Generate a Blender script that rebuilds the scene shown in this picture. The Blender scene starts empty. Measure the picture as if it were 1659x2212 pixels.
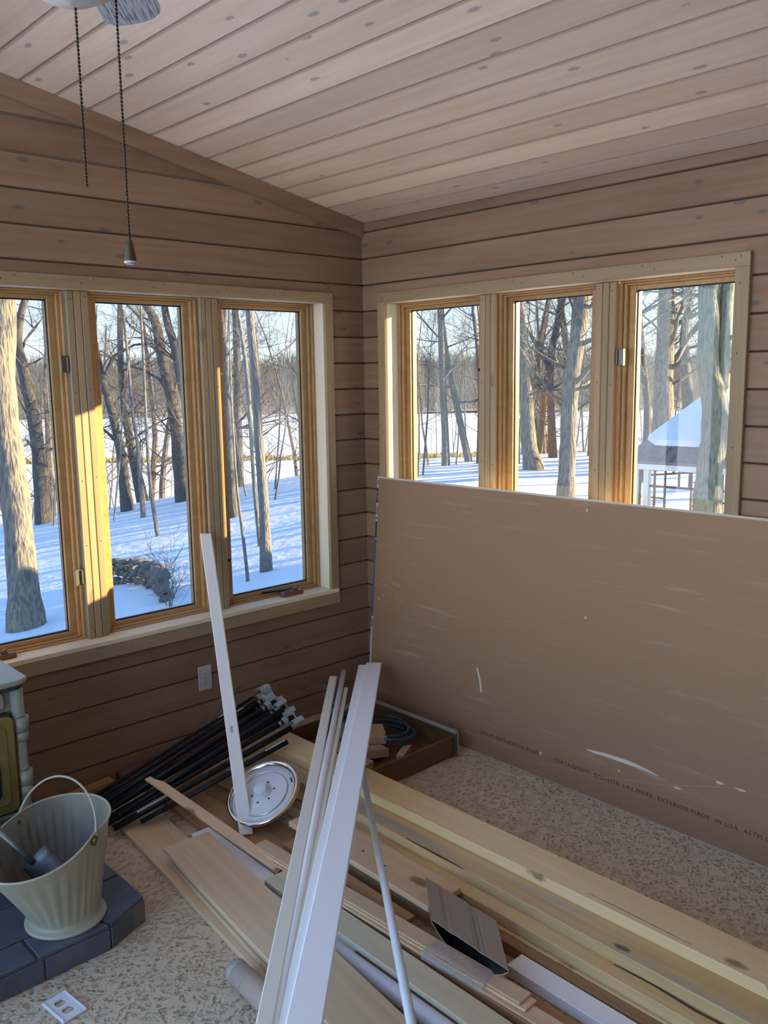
import bpy, bmesh, math, random
from mathutils import Vector, Matrix, noise
D = bpy.data
SC = bpy.context.scene
COL = SC.collection
PI = math.pi

# ---------------------------------------------------------------- camera, sky, sun, exposure
cam_d = D.cameras.new('camera'); cam = D.objects.new('camera', cam_d); COL.objects.link(cam)
cam.location = (-3.0373, -3.4175, 1.7326)
cam.rotation_euler = (1.415678, 0.014423, -0.749121)
cam_d.sensor_fit = 'VERTICAL'; cam_d.sensor_height = 24.0
cam_d.lens = 24.0 * 1889.2 / 2212.0
cam_d.clip_start = 0.05; cam_d.clip_end = 900
SC.camera = cam

SKY_STRENGTH = 1.0
SUN_ENERGY = 14.0
SUN_AZ, SUN_EL = math.radians(-36.5), math.radians(12.6)
EXPOSURE = 2.28

world = D.worlds.new('winter_sky'); SC.world = world; world.use_nodes = True
wn = world.node_tree.nodes; wl = world.node_tree.links; wn.clear()
tc = wn.new('ShaderNodeTexCoord'); sep = wn.new('ShaderNodeSeparateXYZ'); rmp = wn.new('ShaderNodeValToRGB')
bg = wn.new('ShaderNodeBackground'); wo = wn.new('ShaderNodeOutputWorld')
wl.new(tc.outputs['Generated'], sep.inputs[0]); wl.new(sep.outputs['Z'], rmp.inputs[0])
cr = rmp.color_ramp; cr.elements[0].position = 0.0; cr.elements[0].color = (0.88, 0.93, 0.95, 1)
cr.elements[1].position = 0.9; cr.elements[1].color = (0.16, 0.36, 0.82, 1)
e = cr.elements.new(0.13); e.color = (0.50, 0.76, 0.98, 1)
e = cr.elements.new(0.35); e.color = (0.28, 0.52, 0.95, 1)
wl.new(rmp.outputs[0], bg.inputs[0]); bg.inputs[1].default_value = SKY_STRENGTH
wl.new(bg.outputs[0], wo.inputs[0])

sun_d = D.lights.new('sun', 'SUN'); sun = D.objects.new('sun', sun_d); COL.objects.link(sun)
sun_d.energy = SUN_ENERGY; sun_d.color = (1.0, 0.74, 0.42); sun_d.angle = math.radians(0.53)
sdir = Vector((math.cos(SUN_EL)*math.cos(SUN_AZ), math.cos(SUN_EL)*math.sin(SUN_AZ), math.sin(SUN_EL)))
sun.rotation_euler = sdir.to_track_quat('Z', 'Y').to_euler(); sun.location = (20, -15, 8)

vs = SC.view_settings
vs.view_transform = 'Standard'; vs.look = 'None'; vs.gamma = 1.0; vs.use_curve_mapping = False
vs.exposure = EXPOSURE
SC.cycles.diffuse_bounces = 7; SC.cycles.max_bounces = 14; SC.cycles.transparent_max_bounces = 24

# ---------------------------------------------------------------- helpers
def link(o, parent=None):
    COL.objects.link(o)
    if parent is not None: o.parent = parent
    return o
def tag(o, label=None, cat=None, group=None, kind=None):
    if label: o['label'] = label
    if cat: o['category'] = cat
    if group: o['group'] = group
    if kind: o['kind'] = kind
    return o
def thing(name, label, cat, loc=(0, 0, 0), rot=(0, 0, 0), group=None):
    o = D.objects.new(name, None); o.location = loc; o.rotation_euler = rot; o.empty_display_size = .1
    link(o); return tag(o, label, cat, group)
def mobj(name, verts, faces, mat, parent=None, smooth=False, recalc=False):
    me = D.meshes.new(name); me.from_pydata(verts, [], faces)
    if recalc:
        bm = bmesh.new(); bm.from_mesh(me); bmesh.ops.recalc_face_normals(bm, faces=bm.faces); bm.to_mesh(me); bm.free()
    if smooth: me.polygons.foreach_set('use_smooth', [True]*len(me.polygons))
    if mat: me.materials.append(mat)
    return link(D.objects.new(name, me), parent)
def bmobj(name, bm, mat, parent=None, smooth=False):
    me = D.meshes.new(name); bm.to_mesh(me); bm.free()
    if smooth: me.polygons.foreach_set('use_smooth', [True]*len(me.polygons))
    me.materials.append(mat)
    return link(D.objects.new(name, me), parent)
_boxcache = {}
def boxmesh(dx, dy, dz, bev, mat, name):
    key = (round(dx, 4), round(dy, 4), round(dz, 4), bev, mat.name, name)
    if key in _boxcache: return _boxcache[key]
    bm = bmesh.new(); bmesh.ops.create_cube(bm, size=1)
    bmesh.ops.scale(bm, vec=(dx, dy, dz), verts=bm.verts)
    if bev: bmesh.ops.bevel(bm, geom=bm.edges[:], offset=min(bev, .3*min(dx, dy, dz)), segments=1, affect='EDGES')
    me = D.meshes.new(name); bm.to_mesh(me); bm.free(); me.materials.append(mat)
    _boxcache[key] = me; return me
def bar(name, lo, hi, mat, parent=None, bev=.0015):
    """axis aligned box whose local X runs along its longest side (grain direction)"""
    lo, hi = [min(a, b) for a, b in zip(lo, hi)], [max(a, b) for a, b in zip(lo, hi)]
    d = [h-l for l, h in zip(lo, hi)]; c = [(h+l)/2 for l, h in zip(lo, hi)]
    a = d.index(max(d))
    if a == 0: dims, rot = (d[0], d[1], d[2]), (0, 0, 0)
    elif a == 1: dims, rot = (d[1], d[0], d[2]), (0, 0, PI/2)
    else: dims, rot = (d[2], d[1], d[0]), (0, -PI/2, 0)
    o = D.objects.new(name, boxmesh(*dims, bev, mat, name)); o.location = c; o.rotation_euler = rot
    return link(o, parent)
def plank(name, p0, p1, w, t, mat, parent=None, bev=.0015, roll=0.0, up=(0, 0, 1)):
    """board from p0 to p1 (centre line of its TOP face), width w, thickness t"""
    p0, p1 = Vector(p0), Vector(p1); x = (p1-p0); L = x.length; x.normalize()
    z = Vector(up); z = (z - x*z.dot(x)).normalized(); y = z.cross(x)
    if roll:
        q = Matrix.Rotation(roll, 3, x); y = q @ y; z = q @ z
    o = D.objects.new(name, boxmesh(L, w, t, bev, mat, name))
    m = Matrix((x, y, z)).transposed().to_4x4(); m.translation = (p0+p1)/2 - z*t/2
    o.matrix_world = m
    return link(o, parent)
def prism(name, pts, z0, z1, mat, parent=None, bev=0.0, plane='xy', origin=None):
    """polygon pts extruded; plane 'xy' -> z, 'xz' -> y"""
    bm = bmesh.new()
    f = (lambda u, v, w: (u, v, w)) if plane == 'xy' else ((lambda u, v, w: (u, w, v)) if plane == 'xz' else (lambda u, v, w: (w, u, v)))
    a = [bm.verts.new(f(u, v, z0)) for u, v in pts]; b = [bm.verts.new(f(u, v, z1)) for u, v in pts]
    n = len(pts); bm.faces.new(a); bm.faces.new(b)
    for i in range(n): bm.faces.new((a[i], a[(i+1) % n], b[(i+1) % n], b[i]))
    bmesh.ops.recalc_face_normals(bm, faces=bm.faces)
    if bev: bmesh.ops.bevel(bm, geom=bm.edges[:], offset=bev, segments=1, affect='EDGES')
    return bmobj(name, bm, mat, parent)
def tube_data(V, F, pts, rad, n=6, cap=True):
    """append a tube along pts to V, F"""
    base = len(V); m = len(pts); pts = [Vector(p) for p in pts]
    up = Vector((0.13, 0.21, 0.97))
    prev = None
    for i, p in enumerate(pts):
        t = (pts[min(i+1, m-1)] - pts[max(i-1, 0)])
        if t.length < 1e-9: t = Vector((0, 0, 1))
        t.normalize()
        if prev is None:
            a = t.cross(up)
            if a.length < .05: a = t.cross(Vector((1, 0, 0)))
        else: a = prev - t*prev.dot(t)
        a.normalize(); prev = a; b = t.cross(a); r = rad[i] if hasattr(rad, '__len__') else rad
        for k in range(n):
            an = 2*PI*k/n; q = p + (a*math.cos(an) + b*math.sin(an))*r
            V.append((q.x, q.y, q.z))
    for i in range(m-1):
        for k in range(n):
            k2 = (k+1) % n
            F.append((base+i*n+k, base+i*n+k2, base+(i+1)*n+k2, base+(i+1)*n+k))
    if cap:
        F.append(tuple(base+k for k in range(n))[::-1]); F.append(tuple(base+(m-1)*n+k for k in range(n)))
def tube(name, pts, rad, mat, parent=None, n=12, cap=True):
    V, F = [], []; tube_data(V, F, pts, rad, n, cap)
    return mobj(name, V, F, mat, parent, smooth=(n > 8))
def lathe(name, prof, mat, parent=None, n=32, smooth=True, loc=None, rfun=None):
    V, F = [], []
    for r, z in prof:
        for k in range(n):
            a = 2*PI*k/n; V.append((r*math.cos(a), r*math.sin(a), z))
    m = len(prof)
    for i in range(m-1):
        for k in range(n):
            k2 = (k+1) % n; F.append((i*n+k, i*n+k2, (i+1)*n+k2, (i+1)*n+k))
    o = mobj(name, V, F, mat, parent, smooth, recalc=True)
    if loc is not None: o.location = loc
    return o

# ---------------------------------------------------------------- materials
def newmat(name):
    m = D.materials.new(name); m.use_nodes = True; return m, m.node_tree.nodes, m.node_tree.links, m.node_tree.nodes['Principled BSDF']
def plain(name, col, rough=.6, metal=0.0, bump=0.0, bscale=60, spec=.4, var=0.0, vscale=8):
    m, n, l, b = newmat(name)
    b.inputs['Base Color'].default_value = (*col, 1); b.inputs['Roughness'].default_value = rough
    b.inputs['Metallic'].default_value = metal; b.inputs['Specular IOR Level'].default_value = spec
    if bump or var:
        t = n.new('ShaderNodeTexCoord')
        if var:
            q = n.new('ShaderNodeTexNoise'); q.inputs['Scale'].default_value = vscale; q.inputs['Detail'].default_value = 5
            l.new(t.outputs['Object'], q.inputs['Vector'])
            r = n.new('ShaderNodeMapRange'); r.inputs['From Min'].default_value = .3; r.inputs['From Max'].default_value = .7
            r.inputs['To Min'].default_value = 1-var; r.inputs['To Max'].default_value = 1+var*.5
            l.new(q.outputs['Fac'], r.inputs['Value'])
            x = n.new('ShaderNodeVectorMath'); x.operation = 'SCALE'; x.inputs[0].default_value = col
            l.new(r.outputs[0], x.inputs['Scale']); l.new(x.outputs[0], b.inputs['Base Color'])
        if bump:
            q2 = n.new('ShaderNodeTexNoise'); q2.inputs['Scale'].default_value = bscale; q2.inputs['Detail'].default_value = 4
            l.new(t.outputs['Object'], q2.inputs['Vector'])
            bp = n.new('ShaderNodeBump'); bp.inputs['Strength'].default_value = bump; bp.inputs['Distance'].default_value = .01
            l.new(q2.outputs['Fac'], bp.inputs['Height']); l.new(bp.outputs[0], b.inputs['Normal'])
    return m
def wood(name, c1, c2, knot=(.10, .08, .07), knots=1.0, rough=.6, grain=1.0, tintvar=.12, stain=None, spec=.3):
    """grain along local X; c1 light, c2 dark; knots as sparse dark ovals"""
    m, n, l, b = newmat(name)
    t = n.new('ShaderNodeTexCoord'); oi = n.new('ShaderNodeObjectInfo')
    add = n.new('ShaderNodeVectorMath'); add.operation = 'ADD'
    sc = n.new('ShaderNodeVectorMath'); sc.operation = 'SCALE'; sc.inputs[0].default_value = (37, 21, 53)
    l.new(oi.outputs['Random'], sc.inputs['Scale']); l.new(t.outputs['Object'], add.inputs[0]); l.new(sc.outputs[0], add.inputs[1])
    mp = n.new('ShaderNodeMapping'); mp.inputs['Scale'].default_value = (1.1, 22, 22); l.new(add.outputs[0], mp.inputs['Vector'])
    g = n.new('ShaderNodeTexNoise'); g.inputs['Scale'].default_value = 1.6; g.inputs['Detail'].default_value = 6; g.inputs['Distortion'].default_value = .6
    l.new(mp.outputs[0], g.inputs['Vector'])
    mp2 = n.new('ShaderNodeMapping'); mp2.inputs['Scale'].default_value = (.8, 4, 4); l.new(add.outputs[0], mp2.inputs['Vector'])
    g2 = n.new('ShaderNodeTexNoise'); g2.inputs['Scale'].default_value = 1.5; g2.inputs['Detail'].default_value = 3
    l.new(mp2.outputs[0], g2.inputs['Vector'])
    av = n.new('ShaderNodeMath'); av.operation = 'ADD'; l.new(g.outputs['Fac'], av.inputs[0]); l.new(g2.outputs['Fac'], av.inputs[1])
    mr = n.new('ShaderNodeMapRange'); mr.inputs['From Min'].default_value = .72; mr.inputs['From Max'].default_value = 1.3; l.new(av.outputs[0], mr.inputs['Value'])
    mx = n.new('ShaderNodeMix'); mx.data_type = 'RGBA'; mx.inputs[6].default_value = (*c1, 1); mx.inputs[7].default_value = (*c2, 1)
    l.new(mr.outputs[0], mx.inputs[0])
    out = mx.outputs[2]
    if stain:
        mp4 = n.new('ShaderNodeMapping'); mp4.inputs['Scale'].default_value = (.7, 9, 9); l.new(add.outputs[0], mp4.inputs['Vector'])
        g4 = n.new('ShaderNodeTexNoise'); g4.inputs['Scale'].default_value = 1.2; g4.inputs['Detail'].default_value = 3; l.new(mp4.outputs[0], g4.inputs['Vector'])
        mr4 = n.new('ShaderNodeMapRange'); mr4.inputs['From Min'].default_value = .54; mr4.inputs['From Max'].default_value = .68; mr4.inputs['To Max'].default_value = .75; l.new(g4.outputs['Fac'], mr4.inputs['Value'])
        mx4 = n.new('ShaderNodeMix'); mx4.data_type = 'RGBA'; l.new(mr4.outputs[0], mx4.inputs[0]); l.new(out, mx4.inputs[6]); mx4.inputs[7].default_value = (*stain, 1); out = mx4.outputs[2]
    if knots:
        mp3 = n.new('ShaderNodeMapping'); mp3.inputs['Scale'].default_value = (3.4*knots, 8.0*knots, 8.0*knots); l.new(add.outputs[0], mp3.inputs['Vector'])
        v = n.new('ShaderNodeTexVoronoi'); v.inputs['Scale'].default_value = 1.0; l.new(mp3.outputs[0], v.inputs['Vector'])
        nz = n.new('ShaderNodeTexNoise'); nz.inputs['Scale'].default_value = 45; nz.inputs['Detail'].default_value = 5; l.new(t.outputs['Object'], nz.inputs['Vector'])
        ad = n.new('ShaderNodeMath'); ad.operation = 'MULTIPLY_ADD'; ad.inputs[1].default_value = .10; l.new(nz.outputs['Fac'], ad.inputs[0]); l.new(v.outputs['Distance'], ad.inputs[2])
        km = n.new('ShaderNodeMapRange'); km.inputs['From Min'].default_value = .13; km.inputs['From Max'].default_value = .175
        km.inputs['To Min'].default_value = .8; km.inputs['To Max'].default_value = 0.0; l.new(ad.outputs[0], km.inputs['Value'])
        mk = n.new('ShaderNodeMix'); mk.data_type = 'RGBA'; l.new(km.outputs[0], mk.inputs[0]); l.new(out, mk.inputs[6]); mk.inputs[7].default_value = (*knot, 1); out = mk.outputs[2]
    hv = n.new('ShaderNodeHueSaturation'); l.new(out, hv.inputs['Color'])
    rv = n.new('ShaderNodeMapRange'); rv.inputs['To Min'].default_value = 1-tintvar; rv.inputs['To Max'].default_value = 1+tintvar; l.new(oi.outputs['Random'], rv.inputs['Value'])
    l.new(rv.outputs[0], hv.inputs['Value']); l.new(hv.outputs[0], b.inputs['Base Color'])
    b.inputs['Roughness'].default_value = rough; b.inputs['Specular IOR Level'].default_value = spec
    bp = n.new('ShaderNodeBump'); bp.inputs['Strength'].default_value = .12*grain; bp.inputs['Distance'].default_value = .004
    l.new(g.outputs['Fac'], bp.inputs['Height']); l.new(bp.outputs[0], b.inputs['Normal'])
    return m

M = {}
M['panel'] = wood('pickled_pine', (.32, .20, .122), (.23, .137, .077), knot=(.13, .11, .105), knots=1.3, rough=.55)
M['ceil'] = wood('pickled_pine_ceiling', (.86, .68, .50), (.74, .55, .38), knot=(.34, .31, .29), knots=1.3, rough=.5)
M['vgroove_wall'] = plain('dark_groove_wall', (.17, .10, .06), .7)  # V-joint faces coloured darker than the board fronts
M['vgroove_ceil'] = plain('dark_groove_ceiling', (.46, .32, .225), .7)
M['casing'] = wood('casing_pine', (.42, .305, .175), (.33, .225, .12), knots=.8, rough=.5, knot=(.2, .16, .12))
M['jamb'] = wood('jamb_pine', (.78, .66, .48), (.70, .57, .39), knots=0, rough=.5)
M['sash'] = wood('stained_fir', (.50, .30, .125), (.39, .215, .075), knots=0, rough=.42, spec=.5)
M['lumber'] = wood('clean_lumber', (.88, .66, .36), (.76, .53, .26), knot=(.2, .12, .06), knots=.7, rough=.65)
M['lumber_stain'] = wood('weathered_lumber', (.70, .51, .26), (.52, .34, .145), knot=(.10, .05, .03), knots=1.1, rough=.7, stain=(.33, .37, .34))
M['cedar'] = wood('cedar_board', (.46, .27, .13), (.34, .18, .08), knots=.7, rough=.65, knot=(.12, .06, .03))
M['pine_pink'] = wood('pinkish_pine', (.76, .54, .35), (.64, .43, .255), knots=.6, rough=.6, knot=(.2, .1, .06))
M['poplar'] = wood('poplar_board', (.70, .53, .34), (.56, .40, .23), knots=0, rough=.6, tintvar=.08)
M['poplar_green'] = wood('greenish_poplar', (.66, .59, .43), (.54, .48, .31), knots=0, rough=.6)
M['blocks'] = wood('block_wood', (.55, .38, .23), (.43, .28, .15), knots=0, rough=.65)
M['white_wood'] = plain('primed_white', (.90, .895, .89), .5, bump=.05, bscale=200)
M['cream_wood'] = plain('primed_cream', (.76, .72, .60), .5, bump=.05, bscale=200)
M['vinyl_white'] = plain('white_vinyl', (.70, .71, .74), .35)
M['grey_plastic'] = plain('grey_plastic', (.30, .31, .30), .45)
M['black_rod'] = plain('black_coating', (.008, .009, .012), .38, spec=.35)
M['gap'] = plain('dark_gap', (.02, .015, .012), .9)
M['steel'] = plain('brushed_steel', (.62, .63, .64), .28, metal=1.0, var=.15, vscale=20)
M['chrome'] = plain('polished_rim', (.7, .66, .6), .14, metal=1.0)
M['white_paint'] = plain('white_enamel', (.68, .70, .72), .4)
M['brown_vinyl'] = plain('taupe_vinyl', (.30, .235, .175), .55)
M['hinge'] = plain('bronze_metal', (.20, .19, .15), .4, metal=.7)
M['black_metal'] = plain('black_metal', (.015, .013, .012), .4, metal=.3)
M['crank'] = plain('brown_crank', (.17, .075, .05), .4, spec=.6)
M['gasket'] = plain('glazing_gasket', (.012, .014, .02), .6)
M['outlet'] = plain('outlet_plastic', (.55, .52, .48), .35)
M['drawer'] = wood('drawer_laminate', (.16, .085, .04), (.11, .055, .025), knots=0, rough=.4, spec=.5)
M['drawer_edge'] = plain('drawer_grey_edge', (.30, .29, .26), .5)
M['hose'] = plain('teal_cable', (.03, .07, .09), .4)
M['slate'] = plain('slate_tile', (.085, .095, .12), .5, bump=.5, bscale=14, var=.35, vscale=9, spec=.5)
M['grout'] = plain('grout', (.15, .135, .11), .9, bump=.4, bscale=80)
M['enamel'] = plain('almond_enamel', (.26, .255, .20), .3, var=.08, vscale=4, spec=.6)
M['stove_brass'] = plain('aged_brass', (.30, .22, .08), .35, metal=.7, var=.4, vscale=12)
M['stove_dark'] = plain('stove_black', (.012, .012, .012), .25, spec=.6)
M['bucket'] = plain('cream_bucket', (.38, .36, .26), .42, var=.12, vscale=7, spec=.5)
M['bucket_in'] = plain('bucket_inside', (.24, .215, .17), .6, var=.35, vscale=6)
M['soot'] = plain('sooty_metal', (.16, .155, .15), .45, metal=.5, var=.5, vscale=14)
M['kraft_tube'] = plain('cardboard_tube', (.42, .33, .25), .75, bump=.1, bscale=60)
M['tape_clear'] = plain('packing_tape', (.62, .62, .64), .12, spec=1.0, bump=.9, bscale=30, var=.15, vscale=60)
M['tape_clear'].node_tree.nodes['Principled BSDF'].inputs['Alpha'].default_value = .42
M['maroon'] = plain('maroon_vinyl', (.16, .07, .075), .55)
M['paper_white'] = plain('gypsum_paper', (.66, .62, .54), .8)
M['ink_black'] = plain('black_ink', (.03, .03, .032), .7)
M['ink_blue'] = plain('blue_tape', (.05, .12, .22), .5)
M['ink_brown'] = plain('brown_ink', (.075, .045, .035), .8)
M['torn'] = plain('torn_paper', (.68, .60, .48), .9, bump=.5, bscale=150)
M['crease'] = plain('creased_kraft', (.36, .245, .17), .85)
M['fan_white'] = plain('fan_dome', (.62, .56, .46), .4)
M['chain'] = plain('bronze_chain', (.06, .04, .025), .35, metal=.8)
M['knob'] = plain('amber_knob', (.07, .042, .012), .35, spec=.4)
M['snow_cap'] = plain('snow_cap', (.86, .88, .92), .7, bump=.3, bscale=4)
M['stone'] = plain('field_stone', (.22, .20, .18), .8, bump=.6, bscale=9, var=.4, vscale=3)
M['shingle'] = plain('slate_shingle', (.24, .21, .20), .8, var=.3, vscale=6)
M['gz_white'] = plain('white_trim_paint', (.68, .68, .66), .5)
M['gz_dark'] = plain('brown_stain', (.12, .09, .08), .7)
M['scrub'] = plain('winter_brush', (.44, .36, .26), .9)
M['reeds'] = plain('dry_reeds', (.50, .38, .14), .9)
M['far_ground'] = plain('far_bank', (.45, .40, .33), .95, var=.3, vscale=.05)
M['label_white'] = plain('white_sticker', (.50, .50, .50), .5, var=.3, vscale=150)
M['label_tan'] = plain('tan_sticker', (.42, .34, .20), .6)

# wood-look fan blade: whitewashed with dark flecks
m, n, l, b = newmat('whitewashed_blade')
t = n.new('ShaderNodeTexCoord'); mp = n.new('ShaderNodeMapping'); mp.inputs['Scale'].default_value = (9, 160, 9); l.new(t.outputs['Object'], mp.inputs[0])
q = n.new('ShaderNodeTexNoise'); q.inputs['Scale'].default_value = 1.4; q.inputs['Detail'].default_value = 4; l.new(mp.outputs[0], q.inputs[0])
r = n.new('ShaderNodeValToRGB'); r.color_ramp.elements[0].position = .36; r.color_ramp.elements[0].color = (.14, .14, .15, 1); r.color_ramp.elements[1].position = .52; r.color_ramp.elements[1].color = (.58, .58, .57, 1)
l.new(q.outputs['Fac'], r.inputs[0]); l.new(r.outputs[0], b.inputs['Base Color']); b.inputs['Roughness'].default_value = .5
M['blade'] = m

# kraft face of the wallboard: faint pale scuffs along the sheet
m, n, l, b = newmat('kraft_face')
t = n.new('ShaderNodeTexCoord'); mp = n.new('ShaderNodeMapping'); mp.inputs['Scale'].default_value = (1.3, 1, 16); mp.inputs['Rotation'].default_value = (0, .05, 0); l.new(t.outputs['Object'], mp.inputs[0])
q = n.new('ShaderNodeTexNoise'); q.inputs['Scale'].default_value = 2.2; q.inputs['Detail'].default_value = 6; q.inputs['Roughness'].default_value = .6; l.new(mp.outputs[0], q.inputs[0])
mr = n.new('ShaderNodeMapRange'); mr.inputs['From Min'].default_value = .56; mr.inputs['From Max'].default_value = .74; mr.inputs['To Max'].default_value = .85; l.new(q.outputs['Fac'], mr.inputs[0])
q2 = n.new('ShaderNodeTexNoise'); q2.inputs['Scale'].default_value = 2.0; q2.inputs['Detail'].default_value = 3; l.new(t.outputs['Object'], q2.inputs[0])
mr2 = n.new('ShaderNodeMapRange'); mr2.inputs['From Min'].default_value = .35; mr2.inputs['From Max'].default_value = .6; l.new(q2.outputs['Fac'], mr2.inputs[0])
mu = n.new('ShaderNodeMath'); mu.operation = 'MULTIPLY'; l.new(mr.outputs[0], mu.inputs[0]); l.new(mr2.outputs[0], mu.inputs[1])
mx = n.new('ShaderNodeMix'); mx.data_type = 'RGBA'; mx.inputs[6].default_value = (.31, .178, .092, 1); mx.inputs[7].default_value = (.43, .32, .22, 1); l.new(mu.outputs[0], mx.inputs[0])
l.new(mx.outputs[2], b.inputs['Base Color']); b.inputs['Roughness'].default_value = .62
M['kraft'] = m

# carpet: looped pile with darker dimples
m, n, l, b = newmat('looped_carpet')
t = n.new('ShaderNodeTexCoord')
dn = n.new('ShaderNodeTexNoise'); dn.inputs['Scale'].default_value = 20; dn.inputs['Detail'].default_value = 2; l.new(t.outputs['Object'], dn.inputs[0])
dv = n.new('ShaderNodeVectorMath'); dv.operation = 'MULTIPLY_ADD'; dv.inputs[1].default_value = (.05, .05, 0); l.new(dn.outputs['Color'], dv.inputs[0]); l.new(t.outputs['Object'], dv.inputs[2])
mpc = n.new('ShaderNodeMapping'); mpc.inputs['Rotation'].default_value = (0, 0, .9); mpc.inputs['Scale'].default_value = (42, 66, 0); l.new(dv.outputs[0], mpc.inputs[0])
v = n.new('ShaderNodeTexVoronoi'); v.inputs['Scale'].default_value = 1; v.inputs['Randomness'].default_value = .8; l.new(mpc.outputs[0], v.inputs[0])
nz = n.new('ShaderNodeTexNoise'); nz.inputs['Scale'].default_value = 105; nz.inputs['Detail'].default_value = 4; l.new(t.outputs['Object'], nz.inputs[0])
mul = n.new('ShaderNodeMath'); mul.operation = 'MULTIPLY_ADD'; mul.inputs[1].default_value = .85; l.new(nz.outputs['Fac'], mul.inputs[0]); l.new(v.outputs['Distance'], mul.inputs[2])
rr = n.new('ShaderNodeValToRGB'); rr.color_ramp.elements[0].position = .46; rr.color_ramp.elements[0].color = (.36, .27, .175, 1); rr.color_ramp.elements[1].position = .90; rr.color_ramp.elements[1].color = (.60, .49, .345, 1)
l.new(mul.outputs[0], rr.inputs[0]); l.new(rr.outputs[0], b.inputs['Base Color'])
sb = n.new('ShaderNodeMath'); sb.operation = 'MINIMUM'; sb.inputs[1].default_value = 1.05; l.new(mul.outputs[0], sb.inputs[0])
bp = n.new('ShaderNodeBump'); bp.inputs['Strength'].default_value = .7; bp.inputs['Distance'].default_value = .02; l.new(sb.outputs[0], bp.inputs['Height']); l.new(bp.outputs[0], b.inputs['Normal'])
b.inputs['Roughness'].default_value = .95; b.inputs['Specular IOR Level'].default_value = .1
M['carpet'] = m

# snow
m, n, l, b = newmat('snow')
b.inputs['Base Color'].default_value = (.86, .88, .92, 1); b.inputs['Roughness'].default_value = .75
t = n.new('ShaderNodeTexCoord'); q = n.new('ShaderNodeTexNoise'); q.inputs['Scale'].default_value = 3.5; q.inputs['Detail'].default_value = 7; l.new(t.outputs['Object'], q.inputs[0])
bp = n.new('ShaderNodeBump'); bp.inputs['Strength'].default_value = .35; bp.inputs['Distance'].default_value = .08; l.new(q.outputs['Fac'], bp.inputs['Height']); l.new(bp.outputs[0], b.inputs['Normal'])
M['snow'] = m

def bark(name, c1, c2, c3, vs_=9):
    m, n, l, b = newmat(name)
    t = n.new('ShaderNodeTexCoord'); mp = n.new('ShaderNodeMapping'); mp.inputs['Scale'].default_value = (vs_, vs_, vs_*.16); l.new(t.outputs['Object'], mp.inputs[0])
    q = n.new('ShaderNodeTexNoise'); q.inputs['Scale'].default_value = 2.2; q.inputs['Detail'].default_value = 6; q.inputs['Distortion'].default_value = .8; l.new(mp.outputs[0], q.inputs[0])
    v = n.new('ShaderNodeTexVoronoi'); v.inputs['Scale'].default_value = 2.6; l.new(mp.outputs[0], v.inputs[0])
    r = n.new('ShaderNodeValToRGB'); e0, e1 = r.color_ramp.elements; e0.position = .3; e0.color = (*c2, 1); e1.position = .62; e1.color = (*c1, 1)
    e2 = r.color_ramp.elements.new(.8); e2.color = (*c3, 1)
    mixf = n.new('ShaderNodeMath'); mixf.operation = 'MULTIPLY_ADD'; mixf.inputs[1].default_value = .35; l.new(v.outputs['Distance'], mixf.inputs[0]); l.new(q.outputs['Fac'], mixf.inputs[2])
    l.new(mixf.outputs[0], r.inputs[0]); l.new(r.outputs[0], b.inputs['Base Color']); b.inputs['Roughness'].default_value = .9
    bp = n.new('ShaderNodeBump'); bp.inputs['Strength'].default_value = 1.0; bp.inputs['Distance'].default_value = .05; l.new(mixf.outputs[0], bp.inputs['Height']); l.new(bp.outputs[0], b.inputs['Normal'])
    return m
M['shaggy'] = bark('shaggy_bark', (.19, .175, .16), (.07, .065, .062), (.32, .26, .18))
M['oak'] = bark('oak_bark', (.12, .11, .105), (.05, .046, .046), (.17, .145, .12), 11)
M['ash'] = bark('ash_bark', (.21, .20, .19), (.12, .113, .108), (.27, .245, .21), 13)
M['green'] = bark('mossy_bark', (.19, .205, .155), (.08, .085, .07), (.27, .265, .18), 11)
M['twig'] = plain('twig_bark', (.17, .145, .12), .9)
M['twig_far'] = plain('far_twig_bark', (.26, .215, .165), .9)

# window glass: see-through sheet with a Fresnel reflection
m, n, l, b = newmat('window_glass'); n.remove(b)
tr = n.new('ShaderNodeBsdfTransparent'); tr.inputs[0].default_value = (.545, .56, .555, 1)
gl = n.new('ShaderNodeBsdfGlossy'); gl.inputs['Roughness'].default_value = .004
fr = n.new('ShaderNodeFresnel'); geo = n.new('ShaderNodeNewGeometry')
ior = n.new('ShaderNodeMapRange'); ior.inputs['To Min'].default_value = 1.5; ior.inputs['To Max'].default_value = 1/1.5
l.new(geo.outputs['Backfacing'], ior.inputs['Value']); l.new(ior.outputs[0], fr.inputs[0])
mx = n.new('ShaderNodeMixShader'); l.new(fr.outputs[0], mx.inputs[0]); l.new(tr.outputs[0], mx.inputs[1]); l.new(gl.outputs[0], mx.inputs[2])
l.new(mx.outputs[0], n['Material Output'].inputs[0]); M['glass'] = m
m2_ = m.copy(); m2_.name = 'clear_glass'
for q in m2_.node_tree.nodes:
    if q.type == 'BSDF_TRANSPARENT': q.inputs[0].default_value = (.99, .99, .99, 1)
M['clear'] = m2_

# ---------------------------------------------------------------- room shell
ZE, SL = 2.4896, 0.1976            # eave height at the right wall, ceiling slope
XL, YB = -4.6, -6.0                # far walls behind the camera
CZ = lambda x: ZE - SL*x
PITCH, Z0 = 0.1294, 2.3129
OPEN = (0.630, 2.086)              # window opening in z
LW = (-2.115, -0.264)              # window opening along the left wall (x)
RW = (-1.964, -0.179)              # window opening along the right wall (y)

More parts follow.
